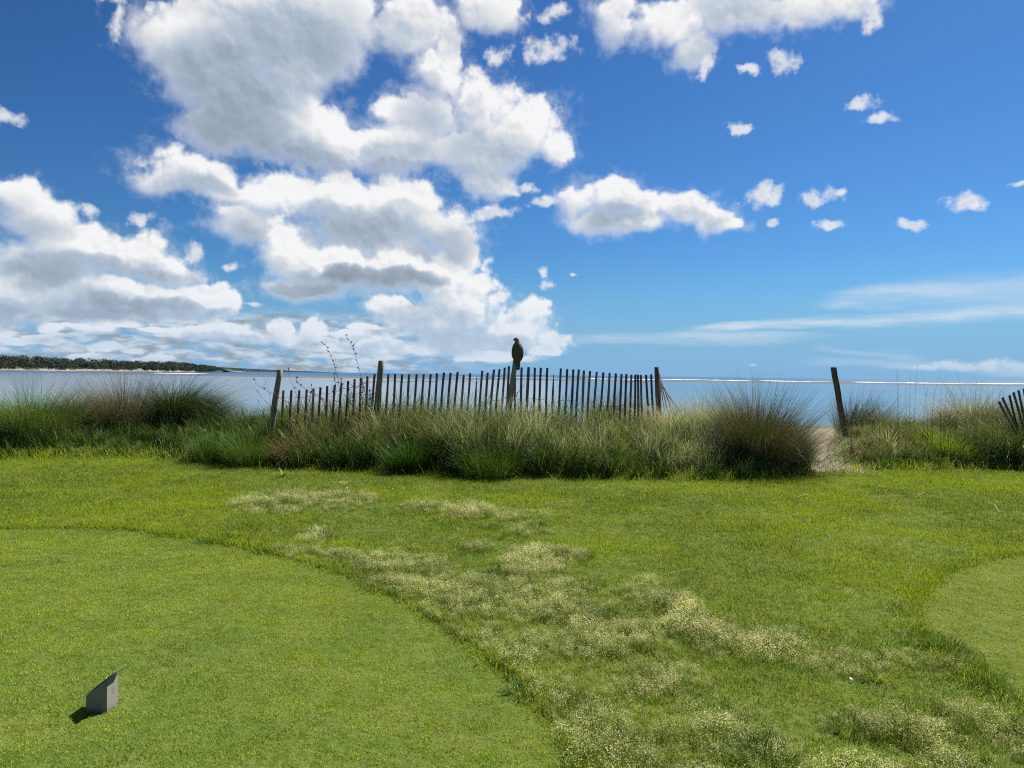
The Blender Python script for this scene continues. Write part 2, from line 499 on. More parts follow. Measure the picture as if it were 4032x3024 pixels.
def wood_mat(name, dark, light, scale=1.0, rough=0.85):
    m, N = material(name)
    p = objcoord(N)
    grain = N.noise(N.v('MULTIPLY', p, (60 * scale, 60 * scale, 3.0 * scale)), 1.0, 5, 0.65)
    blot = N.noise(N.v('MULTIPLY', p, (9, 9, 2.2)), 1.0, 3, 0.6)
    rnd = N.node('ShaderNodeObjectInfo').outputs['Random']
    f = N.m('ADD', N.m('MULTIPLY', grain, 0.7), N.m('MULTIPLY_ADD', rnd, 0.3, N.m('MULTIPLY', blot, 0.5)))
    c = N.mix(N.ramp(f, 0.45, 1.0), (*dark, 1), (*light, 1))
    finish(N, principled(N, c, rough, 0.2, normal=bump(N, grain, 0.5, 0.004)))
    return m

# ------------------------------------------------------------------ terrain
_FX = np.array([-40, -12, -8.5, -6.3, -3.6, -0.7, 2.6, 4.5, 5.6, 7.8, 12, 40.0])
_FY = np.array([13.5, 13.0, 12.8, 13.0, 11.9, 11.2, 11.0, 11.5, 12.3, 13.0, 13.2, 14.0])
def front(x):
    """how far ahead the tall dune grass begins"""
    return np.interp(x, _FX, _FY)

def gap(x, y):
    """the trodden way through the dune beside the lone post"""
    x, y = np.asarray(x, float), np.asarray(y, float)
    way = np.exp(-((x - 0.402 * y) / (0.27 + 0.06 * np.maximum(y - 15, 0))) ** 2) * (1 - sstep(y, 17, 24))
    mouth = np.exp(-((x - 5.48) / 0.55) ** 2 - ((y - 12.50) / 0.50) ** 2)
    return np.maximum(way, mouth)

def ground_z(x, y):
    x, y = np.asarray(x, float), np.asarray(y, float)
    f = front(x)
    lawn = 0.030 * vnoise(x * 0.35, y * 0.35, 1, 2) + 0.008 * vnoise(x * 1.7, y * 1.7, 2, 2)
    up = sstep(y, f - 0.2, f + 1.9) * 0.42 * (1 - 0.95 * gap(x, y))
    # the beach falls away behind the dune to the water
    fall = np.interp(y, [14.6, 17.5, 20, 26, 34, 49, 60, 90], [0, 0.25, 0.75, 1.25, 1.50, 1.92, 2.5, 5.0])
    fall = np.where(y > 14.6, np.maximum(fall - (1 - 0.0) * 0.0, 0), 0)
    bumps = 0.05 * vnoise(x * 0.8, y * 0.8, 3, 3) * sstep(y, f, f + 1.0)
    return lawn * (1 - 0.5 * sstep(y, f, f + 2)) + up - fall + bumps

WATER_Z = -1.5
gx = np.unique(np.concatenate([np.arange(-200, -14, 6.0), np.arange(-14, 15.01, 0.12), np.arange(16, 260, 6.0)]))
gy = np.unique(np.concatenate([np.arange(-60, 0, 5.0), np.arange(0, 18.01, 0.12), np.arange(18.4, 40, 0.5), np.arange(40, 91, 2.0)]))
GX, GY = np.meshgrid(gx, gy)
GZ = ground_z(GX, GY)
nx, ny = len(gx), len(gy)
idx = np.arange(nx * ny).reshape(ny, nx)
quads = np.stack([idx[:-1, :-1], idx[:-1, 1:], idx[1:, 1:], idx[1:, :-1]], -1).reshape(-1, 4)
sand = np.maximum(sstep(GY, 15.0, 16.2), gap(GX, GY) * sstep(GY, 11.9, 12.6) * 1.3)
for (px, py, rx, ry) in ((738, 1040, .13, .05), (1305, 1047, .06, .03), (1165, 1046, .05, .03)):
    c = on_z(px * K, py * K)
    sand = np.maximum(sand, 1.2 * np.exp(-((GX - c.x) / rx) ** 2 - ((GY - c.y) / (ry * 2)) ** 2))
sand = np.clip(sand, 0, 1)

m_ground, N = material('ground')
p = position(N)
n1, n2 = N.noise(p, 3.0, 5, 0.6), N.noise(p, 60.0, 4, 0.65)
soil = N.mix(N.ramp(n1, 0.35, 0.65), (0.066, 0.105, 0.016, 1), (0.098, 0.125, 0.025, 1))
soil = N.mix(N.ramp(n2, 0.45, 0.7), soil, (0.055, 0.085, 0.013, 1))
sandc = N.mix(N.ramp(N.noise(p, 1.2, 5, 0.6), 0.3, 0.7), (0.190, 0.150, 0.100, 1), (0.275, 0.232, 0.172, 1))
sandc = N.mix(N.ramp(n2, 0.55, 0.75), sandc, (0.125, 0.098, 0.068, 1))
wet = N.ramp(N.sep(p)[2], WATER_Z + 0.02, WATER_Z + 0.22, 1.0, 0.0)
sandc = N.mix(wet, sandc, (0.11, 0.095, 0.08, 1))
sf = N.ramp(N.m('ADD', attr(N, 'sand'), N.m('MULTIPLY', N.m('SUBTRACT', N.noise(p, 7.0, 5, 0.65), 0.5), 0.9)), 0.38, 0.62)
h = N.m('ADD', N.m('MULTIPLY', n2, 0.3), N.noise(p, 9.0, 4, 0.6))
finish(N, principled(N, N.mix(sf, soil, sandc), 0.95, 0.1, normal=bump(N, h, 0.7, 0.05)))
ground = link('ground', mesh_np('ground', np.stack([GX, GY, GZ], -1).reshape(-1, 3), [quads], True, {'sand': sand.ravel()}), m_ground)
tag(ground, kind='structure')

# ------------------------------------------------------------------ water
def water_mat(name, body, rough, bumps, smooth_y=None):
    m, N = material(name)
    p = position(N)
    h = None
    for (sc_, sx_, amt) in bumps:
        t = N.m('MULTIPLY', N.noise(N.v('MULTIPLY', p, (sx_, 1.0, 1.0)), sc_, 4, 0.55), amt)
        h = t if h is None else N.m('ADD', h, t)
    patch = N.ramp(N.noise(N.v('MULTIPLY', p, (0.006, 0.02, 0.02)), 1.0, 4, 0.55), 0.40, 0.62)
    c = N.mix(patch, (*body, 1), (body[0] * 1.4, body[1] * 1.25, body[2] * 1.15, 1))
    nrm = bump(N, h, 1.0, 1.0)
    if name == 'lagoon':
        finish(N, principled(N, c, rough, 0.5, normal=nrm, IOR=1.333))
        return m
    # choppy open water: mostly looks into the waves, little mirror
    d, g = N.node('ShaderNodeBsdfDiffuse'), N.node('ShaderNodeBsdfGlossy')
    N.put(d.inputs['Color'], c); N.put(d.inputs['Normal'], nrm)
    N.put(g.inputs['Normal'], nrm); g.inputs['Roughness'].default_value = 0.35
    mx = N.node('ShaderNodeMixShader'); mx.inputs[0].default_value = 0.06
    N.t.links.new(d.outputs[0], mx.inputs[1]); N.t.links.new(g.outputs[0], mx.inputs[2])
    finish(N, mx.outputs[0])
    return m

m_lagoon = water_mat('lagoon', (0.03, 0.07, 0.12), 0.10, ((0.5, 0.35, 0.018), (0.16, 0.5, 0.05)))
m_sea = water_mat('sea', (0.024, 0.080, 0.165), 0.50, ((0.35, 0.3, 0.30), (0.06, 0.5, 1.2)))

def sheet(name, xs, ys, z, mat):
    X, Y = np.meshgrid(xs, ys)
    i = np.arange(X.size).reshape(X.shape)
    q = np.stack([i[:-1, :-1], i[:-1, 1:], i[1:, 1:], i[1:, :-1]], -1).reshape(-1, 4)
    o = link(name, mesh_np(name, np.stack([X, Y, np.full(X.shape, z)], -1).reshape(-1, 3), [q]), mat)
    return tag(o, kind='structure')
sheet('lagoon_water', np.linspace(-1600, 1600, 9), np.linspace(36, 640, 5), WATER_Z, m_lagoon)
sheet('sea', np.linspace(-60000, 60000, 9), np.array([640, 3000, 12000, 50000, 80000.0]), WATER_Z, m_sea)

# the long wet sandbar with the surf breaking behind it
m_bar, N = material('wet_sand')
p = position(N)
n = N.noise(N.v('MULTIPLY', p, (0.03, 0.15, 0.1)), 1.0, 5, 0.6)
finish(N, principled(N, N.mix(N.ramp(n, 0.35, 0.65), (0.068, 0.076, 0.080, 1), (0.105, 0.108, 0.106, 1)), 0.95, 0.08))
bx = np.arange(-330, 900, 6.0)
near = 408 + 24 * vnoise(bx * 0.01, bx * 0, 5, 4) + np.where(bx < -100, (-100 - bx) * 0.35, 0)
far_ = near + 250 + 60 * vnoise(bx * 0.013, bx * 0 + 3, 6, 4) + 12 * vnoise(bx * 0.12, bx * 0, 8, 2)
rows_ = np.linspace(0, 1, 7)
BX = np.tile(bx, (7, 1))
BY = near + (far_ - near) * rows_[:, None]
BZ = WATER_Z - 0.05 + 0.34 * np.sin(np.pi * rows_)[:, None] * (0.75 + 0.35 * vnoise(BX * 0.02, BY * 0.05, 7, 3))
i = np.arange(BX.size).reshape(BX.shape)
q = np.stack([i[:-1, :-1], i[:-1, 1:], i[1:, 1:], i[1:, :-1]], -1).reshape(-1, 4)
tag(link('sandbar', mesh_np('sandbar', np.stack([BX, BY, BZ], -1).reshape(-1, 3), [q]), m_bar), kind='structure')

m_foam, N = material('foam')
finish(N, principled(N, (0.86, 0.88, 0.90, 1), 0.8, 0.2))
bm = bmesh.new()
def breaker(x0, x1, y, h):
    n = max(5, int((x1 - x0) / 3))
    prev = None
    for k in range(n + 1):
        t = k / n
        x = x0 + (x1 - x0) * t
        e = math.sin(math.pi * t) ** 0.5 * (0.55 + 0.7 * random.random()) * h + 0.02
        yy = y + 5 * math.sin(x * 0.03) + random.uniform(-1, 1)
        ring = [bm.verts.new((x, yy - 4 - 4 * e, WATER_Z - 0.02)), bm.verts.new((x, yy - 1.2, WATER_Z + e)), bm.verts.new((x, yy + 3, WATER_Z + e * 0.5)), bm.verts.new((x, yy + 5, WATER_Z - 0.02))]
        if prev:
            for a in range(3):
                bm.faces.new((prev[a], ring[a], ring[a + 1], prev[a + 1]))
        prev = ring
for x0, x1, y0, y1, h0, h1, num in ((420, 900, 640, 800, .08, .26, 30), (430, 900, 510, 640, .04, .15, 30), (60, 420, 640, 800, .08, .25, 16), (-120, 120, 700, 800, .06, .18, 8), (-420, -300, 760, 900, .06, .15, 4)):
    for k in range(num):
        a = random.uniform(x0, x1)
        breaker(a, a + random.uniform(5, 60), random.uniform(y0, y1), random.uniform(h0, h1))
tag(link('surf', bm_mesh('surf', bm, True), m_foam), 'broken white lines of surf along the far edge of the sandbar', kind='stuff')

# ------------------------------------------------------------------ far shore on the left
# shoreline: (photo x, distance)
SH = [(-900, 760), (-400, 930), (0, 1090), (300, 1180), (560, 1290), (760, 1500), (860, 1900), (910, 2600)]
def shore_pt(px, d):
    return ((px - 2016) / F_PX * d, d)
shp = np.array([shore_pt(*s) for s in SH])
tt = np.linspace(0, len(SH) - 1, 260)
sx_ = np.interp(tt, range(len(SH)), shp[:, 0]); sy_ = np.interp(tt, range(len(SH)), shp[:, 1])
prof = [(-12, -0.6), (0, 0.15), (14, 1.0), (26, 1.8), (34, 4.5), (60, 5.5), (160, 9.0), (420, 12.0), (600, 3.0)]
V = []
for (dy, dz) in prof:
    wob = 6 * vnoise(tt * 0.9, tt * 0 + dy, 4, 3) if dy > 5 else 3 * vnoise(tt * 0.7, tt * 0, 4, 3)
    dz_ = dz * np.interp(tt, [4.6, 6, 7], [1, .35, .15]) if dz > 1 else dz
    hz = dz_ * (1 + 0.25 * vnoise(tt * 1.3, tt * 0 + dy * 0.1, 9, 3)) if dz > 1 else dz
    V.append(np.stack([sx_ - (dy * 0.25), sy_ + dy + wob, np.full_like(tt, WATER_Z) + hz], -1))
V = np.stack(V)
i = np.arange(V.shape[0] * V.shape[1]).reshape(V.shape[:2])
q = np.stack([i[:-1, :-1], i[:-1, 1:], i[1:, 1:], i[1:, :-1]], -1).reshape(-1, 4)
m_shore, N = material('far_shore')
p = position(N); z = N.sep(p)[2]
n = N.noise(p, 0.03, 5, 0.6)
hh = N.m('ADD', z, N.m('MULTIPLY', N.m('SUBTRACT', n, 0.5), 4.0))
c = N.mix(N.ramp(hh, WATER_Z + 0.4, WATER_Z + 1.1), (0.085, 0.075, 0.07, 1), (0.23, 0.19, 0.15, 1))
c = N.mix(N.ramp(hh, 0.9, 2.4), c, (0.055, 0.07, 0.032, 1))
c = N.mix(N.ramp(hh, 4.5, 7.0), c, (0.030, 0.045, 0.020, 1))
finish(N, principled(N, c, 0.95, 0.1))
tag(link('far_shore', mesh_np('far_shore', V.reshape(-1, 3), [q]), m_shore), kind='structure')

def leafy(n, c, r, rs, size):
    """leaf-clump triangles through an ellipsoid"""
    u = rs.normal(size=(n, 3)); u /= np.linalg.norm(u, axis=1)[:, None]
    rad = rs.uniform(0.55, 1.08, n) ** 0.6
    c0 = c + u * rad[:, None] * r
    a = rs.normal(size=(n, 3)); a /= np.linalg.norm(a, axis=1)[:, None]
    b = np.cross(a, rs.normal(size=(n, 3))); b /= np.linalg.norm(b, axis=1)[:, None]
    s = size * rs.uniform(0.6, 1.5, n)[:, None]
    return np.stack([c0 - a * s, c0 + a * s * 0.6 + b * s, c0 + a * s * 0.5 - b * s], 1)

m_wood, N = material('distant_leaves')
t = attr(N, 'tint')
c = colramp(N, t, [(0.0, (0.042, 0.060, 0.048)), (0.5, (0.058, 0.077, 0.054)), (0.8, (0.072, 0.092, 0.060)), (1.0, (0.088, 0.092, 0.074))])  # distance haze painted into the leaf colours: paler, bluish, evened out
c = N.mix(N.m('MULTIPLY', N.ramp(N.sep(position(N))[0], -560, -380), 0.55), c, (0.055, 0.054, 0.046, 1))   # bare grey trees at the point
finish(N, principled(N, c, 0.9, 0.1))

rs = np.random.default_rng(3)
tri, tint = [], []
for row, (dy, h0, h1, dens) in enumerate(((36, 6, 9, 1.0), (60, 9, 12, 1.0), (110, 11, 14, .8), (190, 12, 15, .6))):
    k = 0.0
    while k < len(SH) - 1:
        x, y = np.interp(k, range(len(SH)), shp[:, 0]), np.interp(k, range(len(SH)), shp[:, 1])
        size = rs.uniform(h0, h1)
        pxs = 2016 + F_PX * x / y
        if row == 0 and 180 < pxs < 490 and rs.random() < 0.85:      # open dunes there
            size *= 0.35
        if pxs > 822:
            k += .05
            continue
        if pxs > -2000:
            size *= np.interp(pxs, [0, 640, 740, 800, 850], [.92, .9, 0.7, 0.42, 0.2])
        zb = WATER_Z + np.interp(dy, [26, 34, 60, 160, 420], [1.8, 4.2, 5.5, 9, 12]) * np.interp(pxs, [-300, 0, 400, 840], [1.15, 1.1, 0.8, 0.7])
        r = np.array([size * rs.uniform(.5, .8), size * rs.uniform(.5, .7), size * 0.55])
        c = np.array([x - dy * .25 + rs.normal() * 3, y + dy + rs.normal() * 8, zb + size * 0.5])
        nn = int(460 * dens)
        tr_ = leafy(nn, c, r, rs, size * 0.055)
        tri.append(tr_)
        base = np.clip(rs.normal(0.45, 0.22), 0, 1)
        tint.append(np.repeat(np.clip(base + rs.normal(size=nn) * 0.12, 0, 1), 3))
        k += size * 0.55 / max(60, math.hypot(np.interp(k + .1, range(len(SH)), shp[:, 0]) - x, np.interp(k + .1, range(len(SH)), shp[:, 1]) - y) * 10)
tri = np.concatenate(tri).reshape(-1, 3)
woods = link('woods', mesh_np('woods', tri, [np.arange(len(tri)).reshape(-1, 3)], False, {'tint': np.concatenate(tint)}), m_wood)
tag(woods, 'dark wooded headland along the far shore across the lagoon', kind='stuff')

# a second, much farther and thinner coast running on towards the middle
m_far, N = material('farthest_coast')
finish(N, principled(N, N.mix(N.ramp(N.noise(position(N), 0.01, 4, 0.6), 0.4, 0.6), (0.018, 0.028, 0.034, 1), (0.032, 0.044, 0.048, 1)), 1.0, 0.0))
V = []
fx = np.linspace(840, 1340, 160)
for (dy, z0) in ((0, -0.3), (60, 0.9), (140, 1.4), (150, 1.0), (420, 1.0), (900, 0.0)):
    d = 4300 + (fx - 840) * 6 + dy
    hgt = np.interp(fx, [840, 900, 1000, 1180, 1340], [19, 18, 15, 9, 1.0])
    zz = WATER_Z + (z0 if dy in (0, 60) else hgt * z0 * (1 + 0.12 * vnoise(fx * 0.25, fx * 0 + dy, 12, 3)))
    V.append(np.stack([(fx - 2016) / F_PX * d, d, np.broadcast_to(zz, fx.shape)], -1))
V = np.stack(V)
i = np.arange(V.shape[0] * V.shape[1]).reshape(V.shape[:2])
q = np.stack([i[:-1, :-1], i[:-1, 1:], i[1:, 1:], i[1:, :-1]], -1).reshape(-1, 4)
tag(link('farthest_coast', mesh_np('farthest_coast', V.reshape(-1, 3), [q]), m_far), kind='structure')

# ------------------------------------------------------------------ grass blades
def blades(root, length, az, lean, bend, width, tint, segs=3, curl=1.4, twist=None):
    """tapering leaf blades that lean and arch over; returns verts, face arrays, tint per vertex"""
    n = len(length)
    root = np.asarray(root, float)
    az, lean, bend = np.broadcast_to(az, n), np.broadcast_to(lean, n), np.broadcast_to(bend, n)
    width, tint, length = np.broadcast_to(width, n), np.broadcast_to(tint, n), np.asarray(length, float)
    hd = np.stack([np.cos(az), np.sin(az)], -1)
    tw = (rng.uniform(-1.2, 1.2, n) if twist is None else twist) + az + math.pi / 2
    side = np.stack([np.cos(tw), np.sin(tw), np.zeros(n)], -1)
    P = root.copy()
    V, T = [], []
    for s in range(segs + 1):
        t = s / segs
        w = width * (1 - t) ** 0.6 * (0.75 + 0.5 * min(t * 3, 1) * 0.5)
        if s < segs:
            V += [P - side * (w * 0.5)[:, None], P + side * (w * 0.5)[:, None]]
            T += [tint, tint]
            th = np.clip(lean + bend * ((t + 0.5 / segs) ** curl), -0.2, 2.6)
            d = np.concatenate([hd * np.sin(th)[:, None], np.cos(th)[:, None]], 1)
            P = P + d * (length / segs)[:, None]
        else:
            V.append(P)
            T.append(tint)
    nv = 2 * segs + 1
    V = np.stack(V, 1).reshape(-1, 3)
    T = np.stack(T, 1).ravel()
    b = (np.arange(n) * nv)[:, None]
    F4 = [b + np.array([[2 * s, 2 * s + 1, 2 * s + 3, 2 * s + 2]]) for s in range(segs - 1)]
    F3 = b + np.array([[2 * segs - 2, 2 * segs - 1, 2 * segs]])
    faces = ([np.concatenate(F4)] if F4 else []) + [F3]
    return V, faces, T

def joined(parts):
    V, F, T, o = [], [], [], 0
    for (v, f, t) in parts:
        V.append(v); T.append(t)
        F += [a + o for a in f]
        o += len(v)
    return np.concatenate(V), F, np.concatenate(T)

def specks(pos, size, tint):
    """little spikelets and seed grains"""
    n = len(pos)
    a = rng.normal(size=(n, 3)); a /= np.linalg.norm(a, axis=1)[:, None]
    b = np.cross(a, rng.normal(size=(n, 3))); b /= np.linalg.norm(b, axis=1)[:, None]
    a, b = a * np.broadcast_to(size, n)[:, None], b * np.broadcast_to(size, n)[:, None] * 0.45
    V = np.stack([pos - a, pos + b, pos + a, pos - b], 1).reshape(-1, 3)
    F = (np.arange(n) * 4)[:, None] + np.array([[0, 1, 2, 3]])
    return V, [F], np.repeat(np.broadcast_to(tint, n), 4)

# ------------------------------------------------------------------ turf: three kinds, each ONE object of ground cover
TEE = [(-300, 1150), (0, 1143), (130, 1142), (250, 1146), (400, 1165), (540, 1188), (640, 1212), (700, 1232), (850, 1292), (950, 1352), (1050, 1422), (1120, 1482), (1180, 1560), (1222, 1640), (1240, 1720), (1250, 1900), (-300, 1900)]
TEE_R = [(2500, 1180), (2212, 1199), (2120, 1217), (2045, 1250), (2002, 1290), (1992, 1330), (2020, 1370), (2070, 1410), (2130, 1440), (2212, 1500), (2300, 1570), (2500, 1700)]
def on_ground(poly):
    return [tuple(on_z(x * K, y * K)[:2]) for x, y in poly]
TEE_W, TEE_RW = on_ground(TEE), on_ground(TEE_R)
WEEDY = [  # where the pale seed heads stand: ellipses cx, cy, rx, ry, strength
 (860,1215,60,26,1),(640,1085,150,22,.9),(760,1088,50,16,.9),(560,1090,50,16,.7),(930,1098,60,16,.9),(1010,1110,70,18,.8),(1150,1120,60,16,.5),(1130,1155,50,12,.5),(1020,1185,40,12,.8),
 (680,1165,40,12,.7),(620,1195,60,14,.7),(720,1215,70,20,.9),(820,1225,80,26,.9),(880,1240,90,34,1),(960,1290,110,42,1),(1060,1320,130,60,1),(1180,1300,110,60,1),(1150,1230,70,40,.9),(1190,1205,70,22,.8),
 (1270,1340,130,55,.9),(1180,1400,180,70,1),(1330,1420,150,60,.95),(1410,1290,70,34,.9),(1450,1310,50,30,.9),(1480,1350,60,40,.8),(1280,1500,190,80,1),(1420,1480,120,60,.95),(1560,1380,80,36,.9),(1660,1400,100,34,.85),
 (1760,1425,90,30,.85),(1880,1440,60,26,.8),(1960,1420,60,22,.6),(2040,1425,50,20,.5),(1350,1600,200,90,1),(1500,1580,120,70,.9),(1560,1640,120,50,.9),(1640,1630,90,50,.7),
 (1830,1560,110,40,.55),(1960,1580,110,46,.7),(2100,1560,110,46,.75),(2180,1600,80,60,.7),(2050,1650,120,40,.6),(1400,1700,240,60,1),(1350,1380,110,50,.85),(1100,1370,90,50,.9),(1900,1690,200,40,.5),(1850,1290,40,9,.35),(2060,1360,30,14,.3),(1960,1310,26,10,.4)]
WC = []
for (x, y, rx, ry, s) in WEEDY:
    c, e, b = on_z(x * K, y * K), on_z((x + rx) * K, y * K), on_z(x * K, (y - ry) * K)
    WC.append((c.x, c.y, abs(e.x - c.x), max(0.06, abs(b.y - c.y) * 0.9), s))
def weedy(x, y):
    """how thickly the seed heads stand, 0..1"""
    w = np.zeros(np.shape(x))
    for (cx, cy, rx, ry, s) in WC:
        w = np.maximum(w, s * np.clip(1.35 - np.sqrt(((x - cx) / rx) ** 2 + ((y - cy) / ry) ** 2), 0, 1) / 1.0)
    return np.clip(w * 1.62 + (0.50 * vnoise(x * 2.6, y * 2.6, 21, 3) + 0.45 * vnoise(x * 8, y * 8, 22, 2)) * (w > 0.02), 0, 1)

def field(cell_near, y0=1.9, y1=13.4):
    """jittered points over the lawn that the photo sees, thinning out a little with distance"""
    pts = []
    y = y0
    while y < y1:
        cell = cell_near * (1 + max(0.0, y - 4.0) * 0.085)
        half = y * 0.69 + 0.9
        xs = np.arange(-half, half, cell)
        pts.append(np.stack([xs + rng.uniform(-.6, .6, len(xs)) * cell, y + rng.uniform(-.6, .6, len(xs)) * cell, np.full(len(xs), cell / cell_near)], -1))
        y += cell
    return np.concatenate(pts)

src = bpy.data.collections.new('turf_sources')              # not linked: only the shapes the turf is sown with
def tuft(name, n, r, h0, h1, w0, w1, lean, bend, tint, seeds=0, segs=2, col=None):
    root = np.stack([rng.normal(size=n) * r * 0.6, rng.normal(size=n) * r * 0.6, np.full(n, -0.006)], -1)
    L = rng.uniform(h0, h1, n)
    parts = [blades(root, L, rng.uniform(0, 6.283, n), np.abs(rng.normal(0, lean, n)), rng.uniform(0.2, bend, n), rng.uniform(w0, w1, n), np.clip(rng.normal(tint[0], tint[1], n), 0, 0.86), segs)]
    if seeds:
        m = seeds
        sr = np.stack([rng.normal(size=m) * r * 0.6, rng.normal(size=m) * r * 0.6, np.zeros(m)], -1)
        sl = rng.uniform(h1 * 0.75, h1 * 1.35, m)
        sa, sn = rng.uniform(0, 6.283, m), np.abs(rng.normal(0, 0.28, m))
        parts.append(blades(sr, sl, sa, sn, np.full(m, 0.12), 0.0011, 0.75, 2))
        tip = sr + np.stack([np.cos(sa) * np.sin(sn), np.sin(sa) * np.sin(sn), np.cos(sn)], -1) * sl[:, None]
        k = 7
        pos = np.repeat(tip, k, 0) + rng.normal(size=(m * k, 3)) * np.array([0.0075, 0.0075, 0.010]) - np.array([0, 0, 0.008])
        parts.append(specks(pos, rng.uniform(0.0020, 0.0046, m * k), np.clip(rng.normal(0.95, 0.035, m * k), 0.86, 1)))
    V, F, T = joined(parts)
    me = mesh_np(name, V, F, True, {'tint': T})
    o = bpy.data.objects.new(name, me)
    col.objects.link(o)
    return o

def sow(name, label, pts, scale, tilt, sources, mat):
    """one ground-cover object: every point carries a little tuft"""
    coll = bpy.data.collections.new(name + '_tufts')
    for args in sources:
        o = tuft(name + '_tuft', col=coll, **args)
        o.data.materials.append(mat)
    n = len(pts)
    me = bpy.data.meshes.new(name)
    me.vertices.add(n)
    me.vertices.foreach_set('co', np.stack([pts[:, 0], pts[:, 1], ground_z(pts[:, 0], pts[:, 1])], -1).astype(np.float32).ravel())
    me.attributes.new('size', 'FLOAT', 'POINT').data.foreach_set('value', np.asarray(scale, np.float32))
    rot = np.stack([rng.normal(0, tilt, n), rng.normal(0, tilt, n), rng.uniform(0, 6.283, n)], -1).astype(np.float32)
    me.attributes.new('turn', 'FLOAT_VECTOR', 'POINT').data.foreach_set('vector', rot.ravel())
    me.attributes.new('pick', 'INT', 'POINT').data.foreach_set('value', rng.integers(0, len(sources), n).astype(np.int32))
    o = link(name, me, mat)
    ng = bpy.data.node_groups.new(name + '_sowing', 'GeometryNodeTree')
    ng.interface.new_socket('Geometry', in_out='INPUT', socket_type='NodeSocketGeometry')
    ng.interface.new_socket('Geometry', in_out='OUTPUT', socket_type='NodeSocketGeometry')
    gi, go = ng.nodes.new('NodeGroupInput'), ng.nodes.new('NodeGroupOutput')
    ip = ng.nodes.new('GeometryNodeInstanceOnPoints')
    ci = ng.nodes.new('GeometryNodeCollectionInfo')
    ci.inputs['Collection'].default_value = coll
    ci.inputs['Separate Children'].default_value = True
    ci.inputs['Reset Children'].default_value = True
    ip.inputs['Pick Instance'].default_value = True
    L = ng.links.new
    L(gi.outputs[0], ip.inputs['Points']); L(ci.outputs[0], ip.inputs['Instance'])
    for nm, typ, sock in (('size', 'FLOAT', 'Scale'), ('turn', 'FLOAT_VECTOR', 'Rotation'), ('pick', 'INT', 'Instance Index')):
        a = ng.nodes.new('GeometryNodeInputNamedAttribute')
        a.data_type = typ
        a.inputs['Name'].default_value = nm
        L(a.outputs['Attribute'], ip.inputs[sock])
    L(ip.outputs[0], go.inputs[0])
    md = o.modifiers.new('sowing', 'NODES')
    md.node_group = ng
    return tag(o, label, kind='stuff')

GREENS = [(0.0, (0.062, 0.122, 0.014)), (0.35, (0.132, 0.212, 0.022)), (0.6, (0.195, 0.265, 0.030)), (0.8, (0.25, 0.27, 0.060)), (1.0, (0.38, 0.34, 0.15))]
m_tee = grass_mat('tee_grass', [(0.0, (0.165, 0.255, 0.013)), (0.5, (0.285, 0.365, 0.020)), (0.8, (0.36, 0.41, 0.042)), (1.0, (0.38, 0.38, 0.12))], patch=(0.175, 0.265, 0.042), patch_scale=0.9, patch_amt=0.7, spread=0.24, dry=0.22, trans=0.24)
m_lawn = grass_mat('lawn_grass', GREENS, patch=(0.245, 0.325, 0.012), patch_scale=0.42, patch_amt=0.75, spread=0.5, dry=0.4)
m_weed = grass_mat('seeding_grass', [(0.0, (0.070, 0.125, 0.020)), (0.4, (0.140, 0.205, 0.034)), (0.75, (0.26, 0.29, 0.085)), (0.86, (0.36, 0.40, 0.14)), (1.0, (0.60, 0.58, 0.33))], trans=0.3)

pf = field(0.042)
fx_, fy_ = pf[:, 0], pf[:, 1]
in_tee = inside(TEE_W, fx_, fy_)
in_tee_r = inside(TEE_RW, fx_, fy_)
wd = weedy(fx_, fy_)
bare = np.interp(fx_, [0, 1], [0, 0])
for (px, py, rx, ry) in ((738, 1040, .13, .06), (1305, 1047, .06, .03), (1075, 1232, .06, .04)):
    c = on_z(px * K, py * K)
    bare = np.maximum(bare, np.exp(-((fx_ - c.x) / rx) ** 2 - ((fy_ - c.y) / (ry * 2)) ** 2))
keep = (fy_ < front(fx_) + 0.5) & (bare < 0.4) & (gap(fx_, fy_) * sstep(fy_, 11.4, 12.2) < rng.uniform(0.1, 0.75, len(fx_)))
tee = (in_tee | in_tee_r) & keep
m_tee_r = grass_mat('pale_tee_grass', [(0.0, (0.165, 0.245, 0.018)), (0.5, (0.31, 0.385, 0.040)), (0.8, (0.40, 0.44, 0.085)), (1.0, (0.50, 0.46, 0.20))], patch=(0.43, 0.42, 0.11), patch_scale=1.3, patch_amt=0.6, spread=0.20, dry=0.3, trans=0.24)
BL = [dict(n=105, r=0.044, h0=.008, h1=.018, w0=.0018, w1=.0034, lean=.5, bend=1.2, tint=(.48, .13)) for _ in range(6)]
t_r = in_tee_r & keep
sow('pale_tee_turf', 'short pale yellow-green mown grass of the tee at the right edge', pf[t_r], pf[t_r, 2] * rng.uniform(.85, 1.2, t_r.sum()), 0.12, BL, m_tee_r)
tee = in_tee & keep
sow('tee_turf', 'short smooth yellow-green mown grass of the left tee', pf[tee], pf[tee, 2] * rng.uniform(.85, 1.2, tee.sum()), 0.12, BL, m_tee)
rough = ~(in_tee | in_tee_r) & keep
edge_in = np.zeros(len(pf), bool)                         # the standing lip of rougher grass round the tees
for dx_, dy_ in ((.16, 0), (-.16, 0), (0, .16), (0, -.16), (.11, .11), (-.11, -.11), (.11, -.11), (-.11, .11)):
    edge_in |= inside(TEE_W, fx_ + dx_, fy_ + dy_) | inside(TEE_RW, fx_ + dx_, fy_ + dy_)
lump = (0.85 + 0.40 * vnoise(fx_ * 2.1, fy_ * 2.1, 31, 3)) * np.where(edge_in, 1.55, 1.0)
